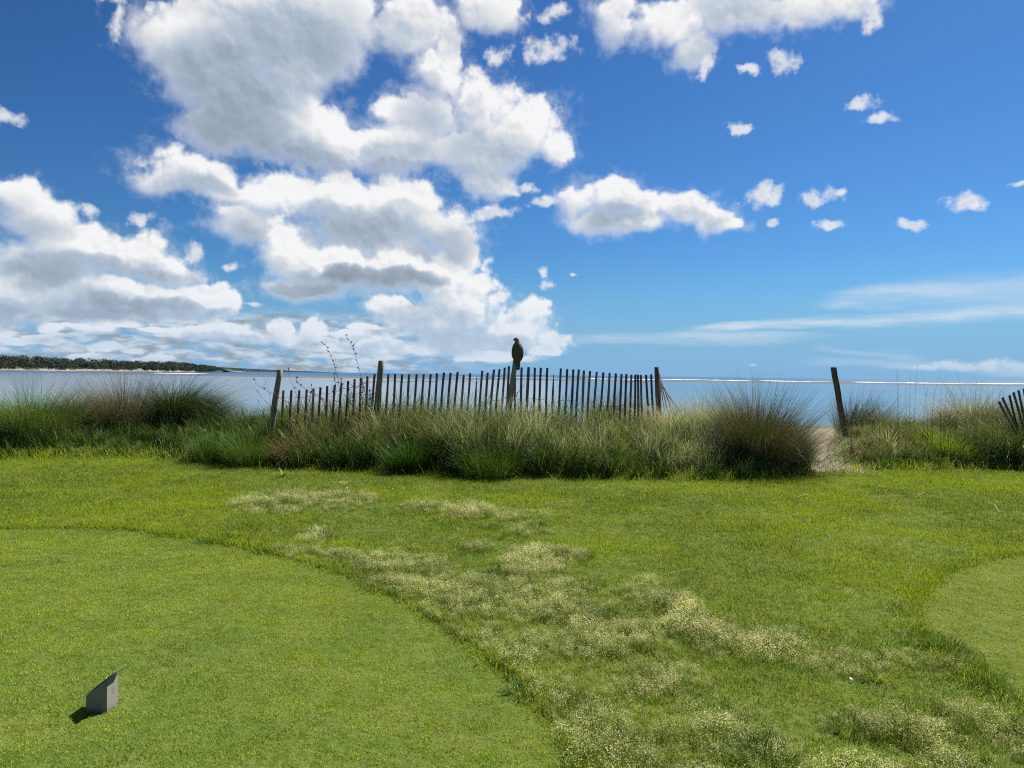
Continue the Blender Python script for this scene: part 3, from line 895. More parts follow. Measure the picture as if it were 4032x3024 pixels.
sow('lawn_turf', 'longer uneven green lawn between the tees and the dune', pf[rough], (pf[:, 2] * lump * rng.uniform(.85, 1.2, len(pf)))[rough], 0.15,
    [dict(n=46, r=0.044, h0=.018, h1=.046, w0=.0024, w1=.0046, lean=.6, bend=1.4, tint=(.42, .2)) for _ in range(6)], m_lawn)
seedy = rough & (rng.random(len(pf)) < wd * 1.55 * (1.05 + 0.34 * vnoise(fx_ * 5.5, fy_ * 5.5, 26, 2) + 0.30 * vnoise(fx_ * 1.3, fy_ * 1.3, 25, 3)))
tall = np.clip(0.80 + 0.85 * vnoise(fx_ * 4.5, fy_ * 4.5, 23, 3), .35, 1.7)
sow('seeding_turf', 'pale seed heads of flowering grass in a broad band beside the tee', pf[seedy], (pf[:, 2] ** 0.6 * (0.50 + 0.50 * wd) * np.maximum(tall, .35) * rng.uniform(.75, 1.25, len(pf)))[seedy], 0.14,
    [dict(n=30, r=0.045, h0=.028, h1=.064, w0=.0022, w1=.0042, lean=.55, bend=1.1, tint=(.42, .18), seeds=sd) for sd in (13, 20, 24, 7, 17, 4)]
    + [dict(n=44, r=0.04, h0=.040, h1=.085, w0=.0030, w1=.0058, lean=.45, bend=1.2, tint=tn_) for tn_ in ((.10, .08), (.26, .10))], m_weed)

# ------------------------------------------------------------------ dune grasses
m_dune = grass_mat('dune_grass_leaves', [(0.0, (0.040, 0.094, 0.013)), (0.25, (0.090, 0.168, 0.027)), (0.5, (0.165, 0.205, 0.060)), (0.75, (0.32, 0.285, 0.17)), (0.9, (0.24, 0.165, 0.095)), (1.0, (0.22, 0.105, 0.045))], trans=0.20, rough=0.45)
m_grey = grass_mat('silver_grass_leaves', [(0.0, (0.046, 0.092, 0.024)), (0.4, (0.140, 0.180, 0.078)), (0.75, (0.38, 0.39, 0.25)), (1.0, (0.56, 0.46, 0.30))], trans=0.34, rough=0.4)

m_dark = grass_mat('dark_tussock_leaves', [(0.0, (0.022, 0.050, 0.010)), (0.3, (0.050, 0.085, 0.018)), (0.55, (0.095, 0.095, 0.040)), (0.8, (0.20, 0.165, 0.105)), (1.0, (0.28, 0.22, 0.15))], trans=0.14)
def dist_base(px, py):
    """the dune ground seen at a pixel"""
    g = on_z(px * K, py * K, 0.05)
    return g.x, g.y

def plant(name, label, cat, base, r, n, L, lean, bend, width, tint, mat, wind=(0.25, 0.0), segs=4, group=None, depth=1.0, curl=1.5, parts=None, core=0.62):
    """one tussock: blades fanning out of a rooted base"""
    x, y = base
    a = rng.uniform(0, 6.283, n)
    rr = r * core * np.sqrt(rng.random(n))
    ox, oy = rr * np.cos(a), rr * np.sin(a) * depth
    z = ground_z(x + ox, y + oy) - ground_z(x, y) - 0.03
    out = np.arctan2(oy + rng.normal(size=n) * r * .15, ox + rng.normal(size=n) * r * .15)
    ln = np.abs(rng.normal(0, lean[1], n)) + lean[0] * (rr / max(r * core, 1e-6))
    # wind leans every blade a little the same way
    vx, vy = np.sin(ln) * np.cos(out) + wind[0] * rng.uniform(.4, 1.3, n), np.sin(ln) * np.sin(out) + wind[1]
    az, ln = np.arctan2(vy, vx), np.arcsin(np.clip(np.hypot(vx, vy), 0, 0.97))
    Ln = 1.18 * (L[0] + (L[1] - L[0]) * rng.random(n) ** 1.7) * (1 - 0.25 * (rr / (r * core)) ** 2)
    T = np.clip(rng.normal(tint[0], tint[1], n), 0, 1)
    bd_ = rng.uniform(bend[0], bend[1], n) + (rng.random(n) < .14) * rng.uniform(.4, 1.9, n)     # some are broken over
    V, F, T = blades(np.stack([ox, oy, z], -1), Ln, az, ln, bd_, rng.uniform(width[0], width[1], n), T, segs, curl)
    o = link(name, mesh_np(name, V, F, True, {'tint': T}), mat, loc=(x, y, float(ground_z(x, y))))
    return tag(o, label, cat, group)

def behind(px, py, back=0.0, dx=0.0):
    x, y = dist_base(px, py)
    return x + dx, y + back

# the close-set grass that fills the dune between the tussocks: clumps running into one another
NCL = 1900
cx = rng.uniform(-12.5, 12.5, NCL)
cd = 0.08 + rng.beta(1.0, 1.35, NCL) * 2.7
cy = front(cx) + cd
cpx, _ = project(np.stack([cx, cy, np.zeros(NCL)], -1)); cpx = cpx / K
hx = [-300, 60, 200, 330, 480, 570, 640, 760, 860, 1000, 1150, 1280, 1400, 1500, 1600, 1740, 1790, 1830, 1950, 2060, 2140, 2300, 2500]
ch = np.interp(cpx, hx, [.60, .46, .28, .30, .36, .42, .62, .64, .74, .80, .78, .62, .52, .50, .42, .25, .10, .22, .40, .45, .66, .74, .74])
ct = np.interp(cpx, hx, [.20, .20, .24, .14, .10, .14, .58, .60, .50, .44, .46, .50, .58, .55, .45, .35, .62, .66, .52, .62, .45, .50, .50])
low = sstep(cd, 0.05, 0.75)
ch = ch * (0.66 + 0.34 * low) * rng.uniform(.50, 1.28, NCL)
ct = ct * (0.15 + 0.85 * low) + rng.normal(0, 0.15, NCL)
nb = (rng.uniform(34, 90, NCL) * np.interp(cpx, [1740, 1775, 1815, 1850], [1, .25, .35, 1])).astype(int)
k = np.repeat(np.arange(NCL), nb)
n = len(k)
x = cx[k] + rng.normal(size=n) * 0.058
y = cy[k] + rng.normal(size=n) * 0.058
ok = gap(x, y) * sstep(y, 11.7, 12.4) < rng.uniform(.15, .8, n)
k, x, y = k[ok], x[ok], y[ok]; n = len(k)
caz, cl = rng.uniform(0, 6.283, NCL), rng.uniform(0, .30, NCL)
vx = np.cos(caz)[k] * cl[k] + rng.normal(0.05, .18, n); vy = np.sin(caz)[k] * cl[k] + rng.normal(-.02, .18, n)
az, ln = np.arctan2(vy, vx), np.arctan(np.hypot(vx, vy))
hh = ch[k] * rng.uniform(.5, 1.25, n)
tn = ct[k] + rng.normal(0, .11, n)
pale = rng.random(n) < 0.12
tn = np.where(pale, np.maximum(tn, .45) + .25, tn)
bd = rng.uniform(.05, 1.0, n) + (rng.random(n) < .25) * rng.uniform(.4, 1.4, n)
px = cpx[k]
grey = ((px > 960) & (px < 1330) | (px > 1390) & (px < 1580)) & (low[k] > .25)
for nm, lb, sel, mt in (('dune_grass', 'mixed green and straw coloured grass covering the dune front', ~grey, m_dune), ('silver_dune_grass', 'silvery pale green grass massed below the picket fence', grey, m_grey)):
    q = sel.nonzero()[0]
    V, F, T = blades(np.stack([x[q], y[q], ground_z(x[q], y[q]) - 0.02], -1), hh[q], az[q], ln[q], bd[q], rng.uniform(.0055, .0125, len(q)), np.clip(tn[q], 0, 0.86), 4, 1.7)
    tag(link(nm, mesh_np(nm, V, F, True, {'tint': T}), mt), lb, kind='stuff')

# leafy low creepers along the foot of the dune on the left and right
x = rng.uniform(-11.5, 11.5, 20000); y = front(x) + rng.normal(0.12, 0.16, len(x))
px, _ = project(np.stack([x, y, np.zeros_like(x)], -1)); px = px / K
dens = np.interp(px, [-200, 0, 300, 420, 560, 700, 1200, 1320, 1500, 1760, 1790, 1860, 1990, 2250], [1, 1, 1, .4, .3, .15, .06, .5, .6, .3, 0, .3, 1, 1]) * (0.6 + 0.6 * vnoise(x * 1.5, y * 1.5, 51, 2))
ok = rng.random(len(x)) < dens
x, y = x[ok], y[ok]
V, F, T = blades(np.stack([x, y, ground_z(x, y) - .01], -1), rng.uniform(.06, .26, len(x)), rng.uniform(0, 6.28, len(x)), np.abs(rng.normal(.3, .3, len(x))), rng.uniform(.3, 1.6, len(x)), rng.uniform(.005, .013, len(x)), np.clip(rng.normal(.40, .15, len(x)), 0, .8), 3)
tag(link('foot_grass', mesh_np('foot_grass', V, F, True, {'tint': T}), m_lawn), 'low leafy green growth along the foot of the dune', kind='stuff')

# dry straw trodden into the mouth of the sand path
y = rng.uniform(11.6, 13.8, 1500); x = 0.402 * y + rng.normal(.25, .42, 1500)
V, F, T = blades(np.stack([x, y, ground_z(x, y) - .005], -1), rng.uniform(.05, .24, 1500), rng.uniform(0, 6.28, 1500), np.abs(rng.normal(.9, .4, 1500)), rng.uniform(.2, 1.0, 1500), rng.uniform(.004, .008, 1500), np.clip(rng.normal(.66, .22, 1500), 0, 1), 3)
tag(link('path_straw', mesh_np('path_straw', V, F, True, {'tint': T}), m_dune), 'dry straw and thin grass trodden into the mouth of the sand path', kind='stuff')

G1 = 'grass tussocks on the dune'
TUS = [
 # label, base px/py, back, r, n, L, lean, bend, width, tint, mat, wind, curl
 ('tall fresh green tussock at the left end of the dune', (40, 975), .5, .80, 3400, (.6, 1.28), (.4, .14), (.2, 1.5), (.003, .007), (.40, .14), m_dune, (.16, 0), 1.6),
 ('olive green tussock with drooping straw leaves left of the brown wispy one', (128, 965), .8, .55, 1700, (.55, 1.12), (.45, .16), (.3, 1.6), (.003, .007), (.50, .15), m_dune, (.20, 0), 1.6),
 ('brown wispy tussock of upright hair-thin stems beside the green mound', (252, 962), .35, .85, 4200, (.7, 1.36), (.62, .16), (.0, .45), (.0026, .0050), (.76, .14), m_dark, (.02, 0), 1.3),
 ('straw topped tussock behind the swept green mound', (345, 940), 1.2, .65, 2200, (.65, 1.30), (.5, .15), (.2, 1.2), (.003, .006), (.58, .12), m_dune, (.10, 0), 1.5),
 ('dense dark green mound swept over to the right', (385, 962), .45, .95, 6500, (.95, 1.6), (.42, .12), (.9, 1.8), (.0035, .007), (.24, .12), m_dark, (.42, 0), 1.3),
 ('bright upright green clump in front of the swept mound', (440, 1000), .55, .60, 1500, (.36, .66), (.25, .14), (.1, 1.0), (.004, .008), (.24, .09), m_dune, (.10, 0), 1.6),
 ('fresh green clump spreading towards the leaning left post', (520, 1005), .5, .65, 1900, (.40, .70), (.35, .16), (.2, 1.2), (.004, .008), (.22, .10), m_dune, (.15, 0), 1.6),
 ('rusty brown bushy clump at the foot of the leaning left post', (630, 1003), .35, .50, 2300, (.22, .58), (.5, .35), (.3, 1.6), (.004, .009), (.86, .10), m_dune, (0, 0), 1.4),
 ('dark green broad clump below the second fence post', (870, 1020), .4, .45, 1100, (.35, .68), (.3, .16), (.1, 1.0), (.005, .010), (.14, .08), m_dune, (0, 0), 1.6),
 ('green clump with white glints in front of the middle of the fence', (1050, 1035), .60, .60, 1200, (.35, .66), (.22, .18), (.3, 1.3), (.005, .009), (.20, .10), m_dune, (0, 0), 1.6),
 ('tawny brown tussock below the right end of the fence', (1345, 985), .9, .62, 3000, (.60, 1.08), (.5, .15), (.2, 1.3), (.0032, .006), (.74, .13), m_dark, (.14, 0), 1.4),
 ('pale straw tussock combed over beside the tawny one', (1450, 1000), .7, .75, 2700, (.58, 1.02), (.5, .18), (.6, 1.9), (.0035, .007), (.74, .14), m_grey, (-.05, -.1), 1.4),
 ('silver green wispy tussock next to the great dark one', (1565, 1000), .9, .70, 2600, (.6, 1.08), (.45, .15), (.2, 1.1), (.0025, .005), (.55, .15), m_grey, (.24, 0), 1.4),
 ('great dark tussock with fine hair-thin tops blowing right by the sand path', (1672, 1022), .55, .82, 6200, (.70, 1.42), (.58, .17), (.05, .9), (.0028, .0056), (.50, .18), m_dark, (.22, 0), 1.5),
 ('small dry tussock right at the edge of the sand path', (1752, 1005), .3, .30, 700, (.25, .55), (.4, .2), (.4, 1.6), (.003, .006), (.58, .16), m_dune, (.25, 0), 1.5),
 ('low straw clump at the foot of the lone leaning post', (1836, 968), .3, .45, 1500, (.20, .46), (.5, .25), (.4, 1.6), (.003, .006), (.72, .14), m_dune, (.1, 0), 1.5),
 ('green tussock leaning right behind the dead branch', (1890, 968), .8, .62, 2800, (.7, 1.30), (.38, .13), (.2, 1.3), (.0032, .0065), (.34, .16), m_dark, (.30, 0), 1.5),
 ('straw and green tussock under the tall bare stems', (1975, 975), .7, .65, 2100, (.5, 1.12), (.5, .2), (.4, 1.8), (.003, .006), (.66, .16), m_dune, (.16, 0), 1.5),
 ('bright yellow-green low bushy clump on the right', (2072, 1002), .4, .60, 2800, (.26, .60), (.5, .3), (.2, 1.2), (.005, .010), (.36, .07), m_lawn, (0, 0), 1.4),
 ('brown shaggy tussock below the tilted pickets at the right edge', (2140, 985), .55, .85, 4600, (.8, 1.40), (.5, .2), (.5, 1.9), (.003, .006), (.58, .15), m_dune, (.10, 0), 1.5),
 ('dark shaggy green tussock cut by the right edge', (2215, 1005), .4, .65, 2600, (.55, 1.05), (.45, .2), (.4, 1.7), (.003, .007), (.40, .18), m_dune, (.0, 0), 1.5),
]
for (lb, (bx_, by_), back, r, n, L, lean, bend, width, tint, mat, wind, curl) in TUS:
    plant('grass_tussock', lb, 'grass tussock', behind(bx_, by_, back), r, n, L, lean, bend, width, tint, mat, wind, 5, G1, curl=curl)

# longer blades left standing along the edges of the two tees
def along(poly, a, b, n, off):
    P = np.array(poly[a:b]); seg = np.linalg.norm(np.diff(P, axis=0), axis=1); cum = np.concatenate([[0], np.cumsum(seg)])
    s = np.sort(rng.uniform(0, cum[-1], n))
    x, y = np.interp(s, cum, P[:, 0]), np.interp(s, cum, P[:, 1])
    dx, dy = np.interp(s + .05, cum, P[:, 0]) - x, np.interp(s + .05, cum, P[:, 1]) - y
    l = np.hypot(dx, dy) + 1e-6
    o = np.abs(rng.normal(0, off, n)) + 0.02
    return x - dy / l * o, y + dx / l * o, s
x1_, y1_, s1 = along(TEE_W, 1, 16, 9000, 0.05)
x2_, y2_, s2 = along(TEE_RW, 0, 10, 3600, 0.09)
x2_, y2_ = 2 * np.interp(s2, s2, x2_) - x2_, y2_
x2_, y2_, s2 = along(TEE_RW[::-1], 2, 12, 5200, 0.08)
x, y = np.concatenate([x1_, x2_]), np.concatenate([y1_, y2_])
ok = (vnoise(x * 2.2, y * 2.2, 61, 3) > -0.40) & ~inside(TEE_W, x, y) & ~inside(TEE_RW, x, y)
x, y = x[ok], y[ok]
V, F, T = blades(np.stack([x, y, ground_z(x, y) - .006], -1), rng.uniform(.035, .095, len(x)) * (1 + .5 * vnoise(x * 1.7, y * 1.7, 62, 2)), rng.uniform(0, 6.28, len(x)), np.abs(rng.normal(0, .4, len(x))), rng.uniform(.2, 1.4, len(x)), rng.uniform(.002, .004, len(x)), np.clip(rng.normal(.22, .14, len(x)), 0, .7), 3)
tag(link('tee_fringe', mesh_np('tee_fringe', V, F, True, {'tint': T}), m_lawn), 'ragged longer grass along the mown edges of the tees', kind='stuff')

# ------------------------------------------------------------------ picket fence
m_post = wood_mat('weathered_post', (0.075, 0.065, 0.045), (0.24, 0.22, 0.16))
m_picket = wood_mat('weathered_picket', (0.045, 0.030, 0.028), (0.17, 0.12, 0.10), 1.4)
m_wire, N = material('rusty_wire')
finish(N, principled(N, (0.20, 0.19, 0.19, 1), 0.5, 0.5, 0.4))
YF = 13.2

def post_mesh(top, bot, r0, r1, square=False, seed=0):
    """round or squared timber from bottom to top, origin at its foot"""
    rnd = random.Random(seed)
    bm = bmesh.new()
    d = top - bot
    n = 10 if not square else 4
    rings = []
    segs = 9
    for i in range(segs + 1):
        t = i / segs
        r = r1 + (r0 - r1) * t
        c = d * t + Vector((rnd.uniform(-1, 1), rnd.uniform(-1, 1), 0)) * 0.003
        ring = []
        for k in range(n):
            a = 2 * math.pi * k / n + (math.pi / 4 + 0.35 if square else 0)
            q = r * (1.0 + rnd.uniform(-.05, .05)) * (1.25 if square else 1)
            ring.append(bm.verts.new(c + Vector((math.cos(a) * q, math.sin(a) * q, 0))))
        rings.append(ring)
    for a, b in zip(rings, rings[1:]):
        for k in range(n):
            bm.faces.new((a[k], a[(k + 1) % n], b[(k + 1) % n], b[k]))
    bm.faces.new(rings[-1]); bm.faces.new(rings[0][::-1])
    bmesh.ops.bevel(bm, geom=[e for e in bm.edges if e.calc_length() > 0 and len(e.link_faces) == 2 and e.calc_face_angle(0) > 0.9], offset=0.006, segments=1, affect='EDGES')
    return bm_mesh('post', bm, not square)

def picket_mesh(seed, broken=False):
    """a flat split lath 1.22 m long, a little crooked"""
    rnd = random.Random(seed)
    bm = bmesh.new()
    rings = []
    for i in range(8):
        t = i / 7
        w, h = 0.0195 * (1 + rnd.uniform(-.08, .08)), 0.0065
        if broken and i >= 6:
            w *= 0.65 if i == 6 else 0.25
        cx, cy = 0.006 * math.sin(t * 4 + seed), 0.008 * math.sin(t * 3 + seed * 2)
        z = t * (1.22 + (rnd.uniform(-.004, .004)))
        tw = 0.08 * math.sin(t * 2.5 + seed)
        rings.append([bm.verts.new((cx + (sx * w) * math.cos(tw) - sy * h * math.sin(tw), cy + sx * w * math.sin(tw) + sy * h * math.cos(tw), z + (sx * .006 * math.sin(seed * 3) if i == 7 else 0))) for sx, sy in ((-1, -1), (1, -1), (1, 1), (-1, 1))])
    for a, b in zip(rings, rings[1:]):
        for k in range(4):
            bm.faces.new((a[k], a[(k + 1) % 4], b[(k + 1) % 4], b[k]))
    bm.faces.new(rings[-1]); bm.faces.new(rings[0][::-1])
    bmesh.ops.bevel(bm, geom=[e for e in bm.edges if e.calc_face_angle(0) > 1.2], offset=0.0015, segments=1, affect='EDGES')
    me = bm_mesh('picket', bm)
    me.materials.append(m_picket)
    return me
PICKETS = [picket_mesh(s) for s in (1.0, 2.3, 3.1, 4.7, 5.9, 7.7)]
BROKEN = picket_mesh(9.2, True)

def z1(x, y):           # the enlargements the fence was measured on
    return 900 + x / 1.8433, 1250 + y / 1.8433
def z2(x, y):
    return 2000 + x / 1.8433, 1350 + y / 1.8433
def z3(x, y):
    return 2900 + x / 1.954, 1350 + y / 1.954

fence = empty('picket_fence', at_y(2016, 1590, YF))
fence.location.z = 0.35
tag(fence, 'long grey picket fence wired between leaning posts in the middle of the dune', 'fence')
def child(name, me, parent, world_loc, rot=None, mat=None):
    o = bpy.data.objects.new(name, me)
    COL.objects.link(o)
    if mat is not None and not me.materials:
        me.materials.append(mat)
    o.parent = parent
    o.location = Vector(world_loc) - parent.location
    if rot is not None:
        o.rotation_euler = rot
    return o

def add_picket(parent, top, lean, y, k, length=1.22, broken=False):
    t = at_y(top[0], top[1], y)
    d = Vector((lean, random.uniform(-.03, .03), 1)).normalized()
    b = t - d * length
    q = Vector((0, 0, 1)).rotation_difference(d).to_euler()
    o = child('picket', BROKEN if broken else PICKETS[k % 6], parent, b, q)
    o.rotation_euler.rotate_axis('Z', random.uniform(-.25, .25))
    if broken:
        o['label'] = 'picket with a broken pointed top'
    return b, t

line = []
L1_ = [(402, 530, .05), (455, 530, .035), (512, 528, .045), (565, 525, .04), (617, 518, .05), (670, 508, .06), (720, 498, .03), (770, 490, .04), (818, 475, .05), (866, 462, .04), (915, 448, .05), (963, 440, .03), (1012, 427, .04), (1060, 413, .05),
       (1110, 409, .035), (1158, 412, .05), (1210, 411, .055), (1262, 415, .06), (1312, 413, .05), (1365, 413, .045), (1415, 411, .05), (1465, 412, .07), (1513, 405, .065), (1565, 401, .08), (1615, 401, .085), (1662, 397, .07), (1705, 418, .05), (1752, 405, .06),
       (1800, 430, .03), (1844, 387, .07), (1884, 401, .065), (1927, 379, .075), (1965, 375, .065), (2003, 365, .06), (2036, 354, .05), (2083, 372, .01), (2130, 363, .02), (2177, 362, .03)]
for k, (x, y, ln) in enumerate(L1_):
    line.append(add_picket(fence, z1(x, y), ln, YF + 0.05 * math.sin(k * .5), k, 1.22, k == 28))
L2_ = [(150, 178, .03), (196, 181, .025), (241, 181, .03), (288, 182, .03), (331, 228, .01), (382, 185, .02), (428, 192, .03), (476, 194, .045), (516, 194, .06), (553, 201, .035), (596, 205, .04), (643, 210, .05), (690, 215, .055), (739, 219, .055), (785, 223, .05), (827, 227, .04),
       (861, 228, .02), (894, 230, .0), (923, 231, .0), (945, 232, -.01), (967, 233, -.03), (1005, 232, -.06), (1040, 230, -.07)]
for k, (x, y, ln) in enumerate(L2_):
    line.append(add_picket(fence, z2(x, y), ln, YF + 0.05 * math.sin((k + 38) * .5) + max(0, k - 15) * .09, k + 3, 1.22, k == 4))
# beyond the end post the run has slumped and fans out downhill
for k, (x, y, xb) in enumerate(((1098, 225, 1112), (1106, 250, 1140), (1110, 268, 1168), (1113, 280, 1192), (1117, 292, 1215), (1124, 310, 1236), (1135, 335, 1262))):
    y_ = YF + 0.95 + 0.22 * k
    t = at_y(*z2(x, y), y_); b = at_y(*z2(xb, 520), y_)
    d = (t - b).normalized(); b = t - d * 1.22
    child('picket', PICKETS[k % 6], fence, b, Vector((0, 0, 1)).rotation_difference(d).to_euler()).rotation_euler.rotate_axis('Z', 1.25)
for f in (0.90, 0.56, 0.22):
    for run in (line,):
        bm = bmesh.new()
        tube(bm, [b.lerp(t, f + 0.012 * math.sin(k * 1.7)) + Vector((0, -.010 if k % 2 else .010, 0)) for k, (b, t) in enumerate(run)], 0.0040, 5)
        child('wire', bm_mesh('wire', bm, True), fence, (0, 0, 0), None, m_wire)

def add_post(parent, top, bot, y, r0, r1, seed, name='post', square=False):
    t, b = at_y(*top, y), at_y(*bot, y)
    d = (t - b).normalized()
    b = b - d * (b.z - ground_z(b.x, b.y) + 0.12) / d.z
    return child(name, post_mesh(t, b, r0, r1, square, seed), parent, b, None, m_post), t
add_post(fence, z1(373, 379), z1(325, 700), YF - .14, .046, .062, 1)
add_post(fence, z1(1110, 313), z1(1078, 640), YF - .14, .050, .056, 2)
_, perch = add_post(fence, (2030, 1417), (2008, 1575), YF - .14, .040, .058, 3)
add_post(fence, z2(1080, 176), z2(1092, 500), YF + .62, .043, .046, 4)

# the short tilted run at the right edge
rf = empty('picket_fence', at_y(4020, 1640, 13.6))
rf.location.z = 0.3
tag(rf, 'short run of tilted pickets at the right edge above the brown tussock', 'fence')
line2 = []
for k, (x0, y0, xb, yb) in enumerate(((2018, 450, 2055, 520), (2048, 422, 2097, 525), (2098, 403, 2133, 535), (2128, 382, 2172, 545), (2172, 366, 2207, 545), (2212, 352, 2240, 545), (2255, 345, 2275, 545), (2300, 340, 2315, 545), (2345, 338, 2355, 545))):
    t, b = at_y(*z3(x0, y0), 13.6), at_y(*z3(xb, yb), 13.6)
    d = (t - b).normalized()
    b = t - d * 1.22
    child('picket', PICKETS[k % 6], rf, b, Vector((0, 0, 1)).rotation_difference(d).to_euler())
    line2.append((b, t))
for f in (0.88, 0.6):
    bm = bmesh.new()
    tube(bm, [b.lerp(t, f) + Vector((0, -.010 if k % 2 else .010, 0)) for k, (b, t) in enumerate(line2)], 0.0040, 5)
    child('wire', bm_mesh('wire', bm, True), rf, (0, 0, 0), None, m_wire)

# lone squared post by the path
t, b = at_y(*z3(746, 188), 14.3), at_y(*z3(826, 655), 14.3)
d = (t - b).normalized(); b = b - d * (b.z - ground_z(b.x, b.y) + 0.1) / d.z
m_lone = wood_mat('lone_post_wood', (0.055, 0.042, 0.030), (0.20, 0.155, 0.105))
lp = link('wooden_post', post_mesh(t, b, .041, .042, True, 8), m_lone, loc=b)
tag(lp, 'lone squared wooden post leaning left beside the sand path', 'post')

# ------------------------------------------------------------------ the hawk on the third post
m_hawk, N = material('hawk_feathers')
p = objcoord(N); X_, Y_, Z_ = N.sep(p)
sc_ = N.voro(N.v('MULTIPLY', p, (1, 1, 0.55)), 62.0, 1, 0.5, '3D')
n = N.noise(p, 40.0, 4, 0.6)
brown = N.mix(N.ramp(sc_, 0.25, 0.75), (0.030, 0.021, 0.015, 1), (0.105, 0.070, 0.045, 1))
mott = N.m('MULTIPLY', N.ramp(n, 0.56, 0.70), N.m('MULTIPLY', N.ramp(Z_, 0.06, 0.14), N.ramp(Z_, 0.30, 0.24)))
brown = N.mix(N.m('MULTIPLY', mott, 0.75), brown, (0.34, 0.27, 0.20, 1))
nape = N.m('MULTIPLY', N.ramp(Z_, 0.275, 0.325), N.ramp(N.m('ADD', X_, N.m('MULTIPLY', N.m('SUBTRACT', n, 0.5), 0.08)), -0.01, 0.05, 0.35, 1.0))
brown = N.mix(N.m('MULTIPLY', nape, 0.85), brown, (0.30, 0.19, 0.10, 1))
finish(N, principled(N, brown, 0.75, 0.25, normal=bump(N, sc_, 0.6, 0.006)))
m_tail, N = material('tail_feathers')
p = objcoord(N); X_, Y_, Z_ = N.sep(p)
band = N.m('FRACT', N.m('MULTIPLY', Z_, 38.0))
c = N.mix(N.ramp(band, 0.70, 0.80), (0.045, 0.030, 0.022, 1), (0.26, 0.20, 0.15, 1))
finish(N, principled(N, c, 0.7, 0.25))
m_beak, N = material('beak_horn')
finish(N, principled(N, (0.05, 0.045, 0.04, 1), 0.35, 0.5))
m_foot, N = material('yellow_foot')
finish(N, principled(N, (0.45, 0.30, 0.06, 1), 0.6, 0.3))
m_eye, N = material('bird_eye')
finish(N, principled(N, (0.03, 0.015, 0.005, 1), 0.1, 0.6))

def loft(rings, n=22, power=2.0, close=True):
    bm = bmesh.new()
    R = []
    for (z, cx, cy, rx, ry) in rings:
        R.append([bm.verts.new((cx + rx * math.copysign(abs(math.cos(a)) ** (2 / power), math.cos(a)), cy + ry * math.copysign(abs(math.sin(a)) ** (2 / power), math.sin(a)), z)) for a in [2 * math.pi * k / n for k in range(n)]])
    for a, b in zip(R, R[1:]):
        for k in range(n):
            bm.faces.new((a[k], a[(k + 1) % n], b[(k + 1) % n], b[k]))
    if close:
        bm.faces.new(R[-1]); bm.faces.new(R[0][::-1])
    bmesh.ops.recalc_face_normals(bm, faces=bm.faces)
    return bm

hawk = empty('hawk', perch)
tag(hawk, 'brown hawk seen from behind perched on the leaning post, head turned left', 'bird')
bm = loft([(-.030, .034, -.045, .030, .020), (-.005, .032, -.036, .058, .044), (.035, .031, -.022, .076, .066), (.085, .032, -.010, .085, .080), (.140, .034, .000, .093, .088), (.195, .033, .008, .092, .086), (.235, .032, .012, .085, .076),
           (.265, .031, .014, .069, .064), (.287, .029, .016, .052, .054), (.305, .026, .016, .043, .048), (.325, .020, .014, .043, .047), (.345, .015, .013, .044, .046), (.361, .012, .013, .040, .042), (.374, .011, .013, .029, .032), (.381, .011, .013, .012, .014)], 26)
for v in bm.verts:                                      # feather unevenness
    s = math.sin(v.co.x * 160 + v.co.z * 90) * math.sin(v.co.z * 130 + v.co.y * 110)
    v.co += Vector((v.co.x - .03, v.co.y, 0)).normalized() * 0.0022 * s
body_ = child('body', bm_mesh('body', bm, True), hawk, hawk.location, None, m_hawk)
for sgn in (-1, 1):
    bm = loft([(-.055, .036 + sgn * .020, -.062, .007, .004), (-.030, .034 + sgn * .030, -.060, .018, .010), (.010, .033 + sgn * .046, -.052, .032, .022), (.060, .032 + sgn * .058, -.042, .040, .036), (.120, .033 + sgn * .064, -.026, .040, .048),
               (.180, .033 + sgn * .062, -.012, .038, .052), (.225, .032 + sgn * .054, -.002, .034, .046), (.255, .031 + sgn * .042, .006, .024, .034), (.272, .030 + sgn * .034, .010, .010, .016)], 18)
    for v in bm.verts:
        v.co.x += 0.0018 * math.sin(v.co.z * 210)
    child('wing', bm_mesh('wing', bm, True), hawk, hawk.location, None, m_hawk)
bm = bmesh.new()                                         # tail: overlapping long feathers in one fan
for k, off in enumerate((-.034, -.022, -.011, 0.0, .011, .022, .034)):
    y = -.058 - .0022 * (3 - abs(k - 3))
    P = [(.035 + off * 0.9, y + .03, .02), (.037 + off * 0.95, y + .004, -.06), (.041 + off * .80, y - .006, -.12), (.044 + off * .62, y - .010, -.168 - .006 * (3 - abs(k - 3)) / 3)]
    prev = None
    for j, (x, yy, z) in enumerate(P):
        w = (.008, .0095, .0088, .0065)[j]
        ring = [bm.verts.new((x - w, yy, z)), bm.verts.new((x, yy - .0022, z)), bm.verts.new((x + w, yy, z)), bm.verts.new((x, yy + .002, z))]
        if prev:
            for i in range(4):
                bm.faces.new((prev[i], prev[(i + 1) % 4], ring[(i + 1) % 4], ring[i]))
        else:
            bm.faces.new(ring[::-1])
        prev = ring
    bm.faces.new(prev)
bmesh.ops.recalc_face_normals(bm, faces=bm.faces)
child('tail', bm_mesh('tail', bm, False), hawk, hawk.location, None, m_tail)
bm = bmesh.new()
tube(bm, [(-.022, .008, .346), (-.034, .006, .344), (-.043, .005, .337), (-.047, .0045, .326), (-.046, .0045, .318)], [.013, .0105, .0075, .0045, .001], 8)
child('beak', bm_mesh('beak', bm, True), hawk, hawk.location, None, m_beak)
for yy in (-.027, .045):
    bm = bmesh.new()
    bmesh.ops.create_uvsphere(bm, u_segments=10, v_segments=8, radius=.0062, matrix=Matrix.Translation((-.018, yy, .352)))
    child('eye', bm_mesh('eye', bm, True), hawk, hawk.location, None, m_eye)
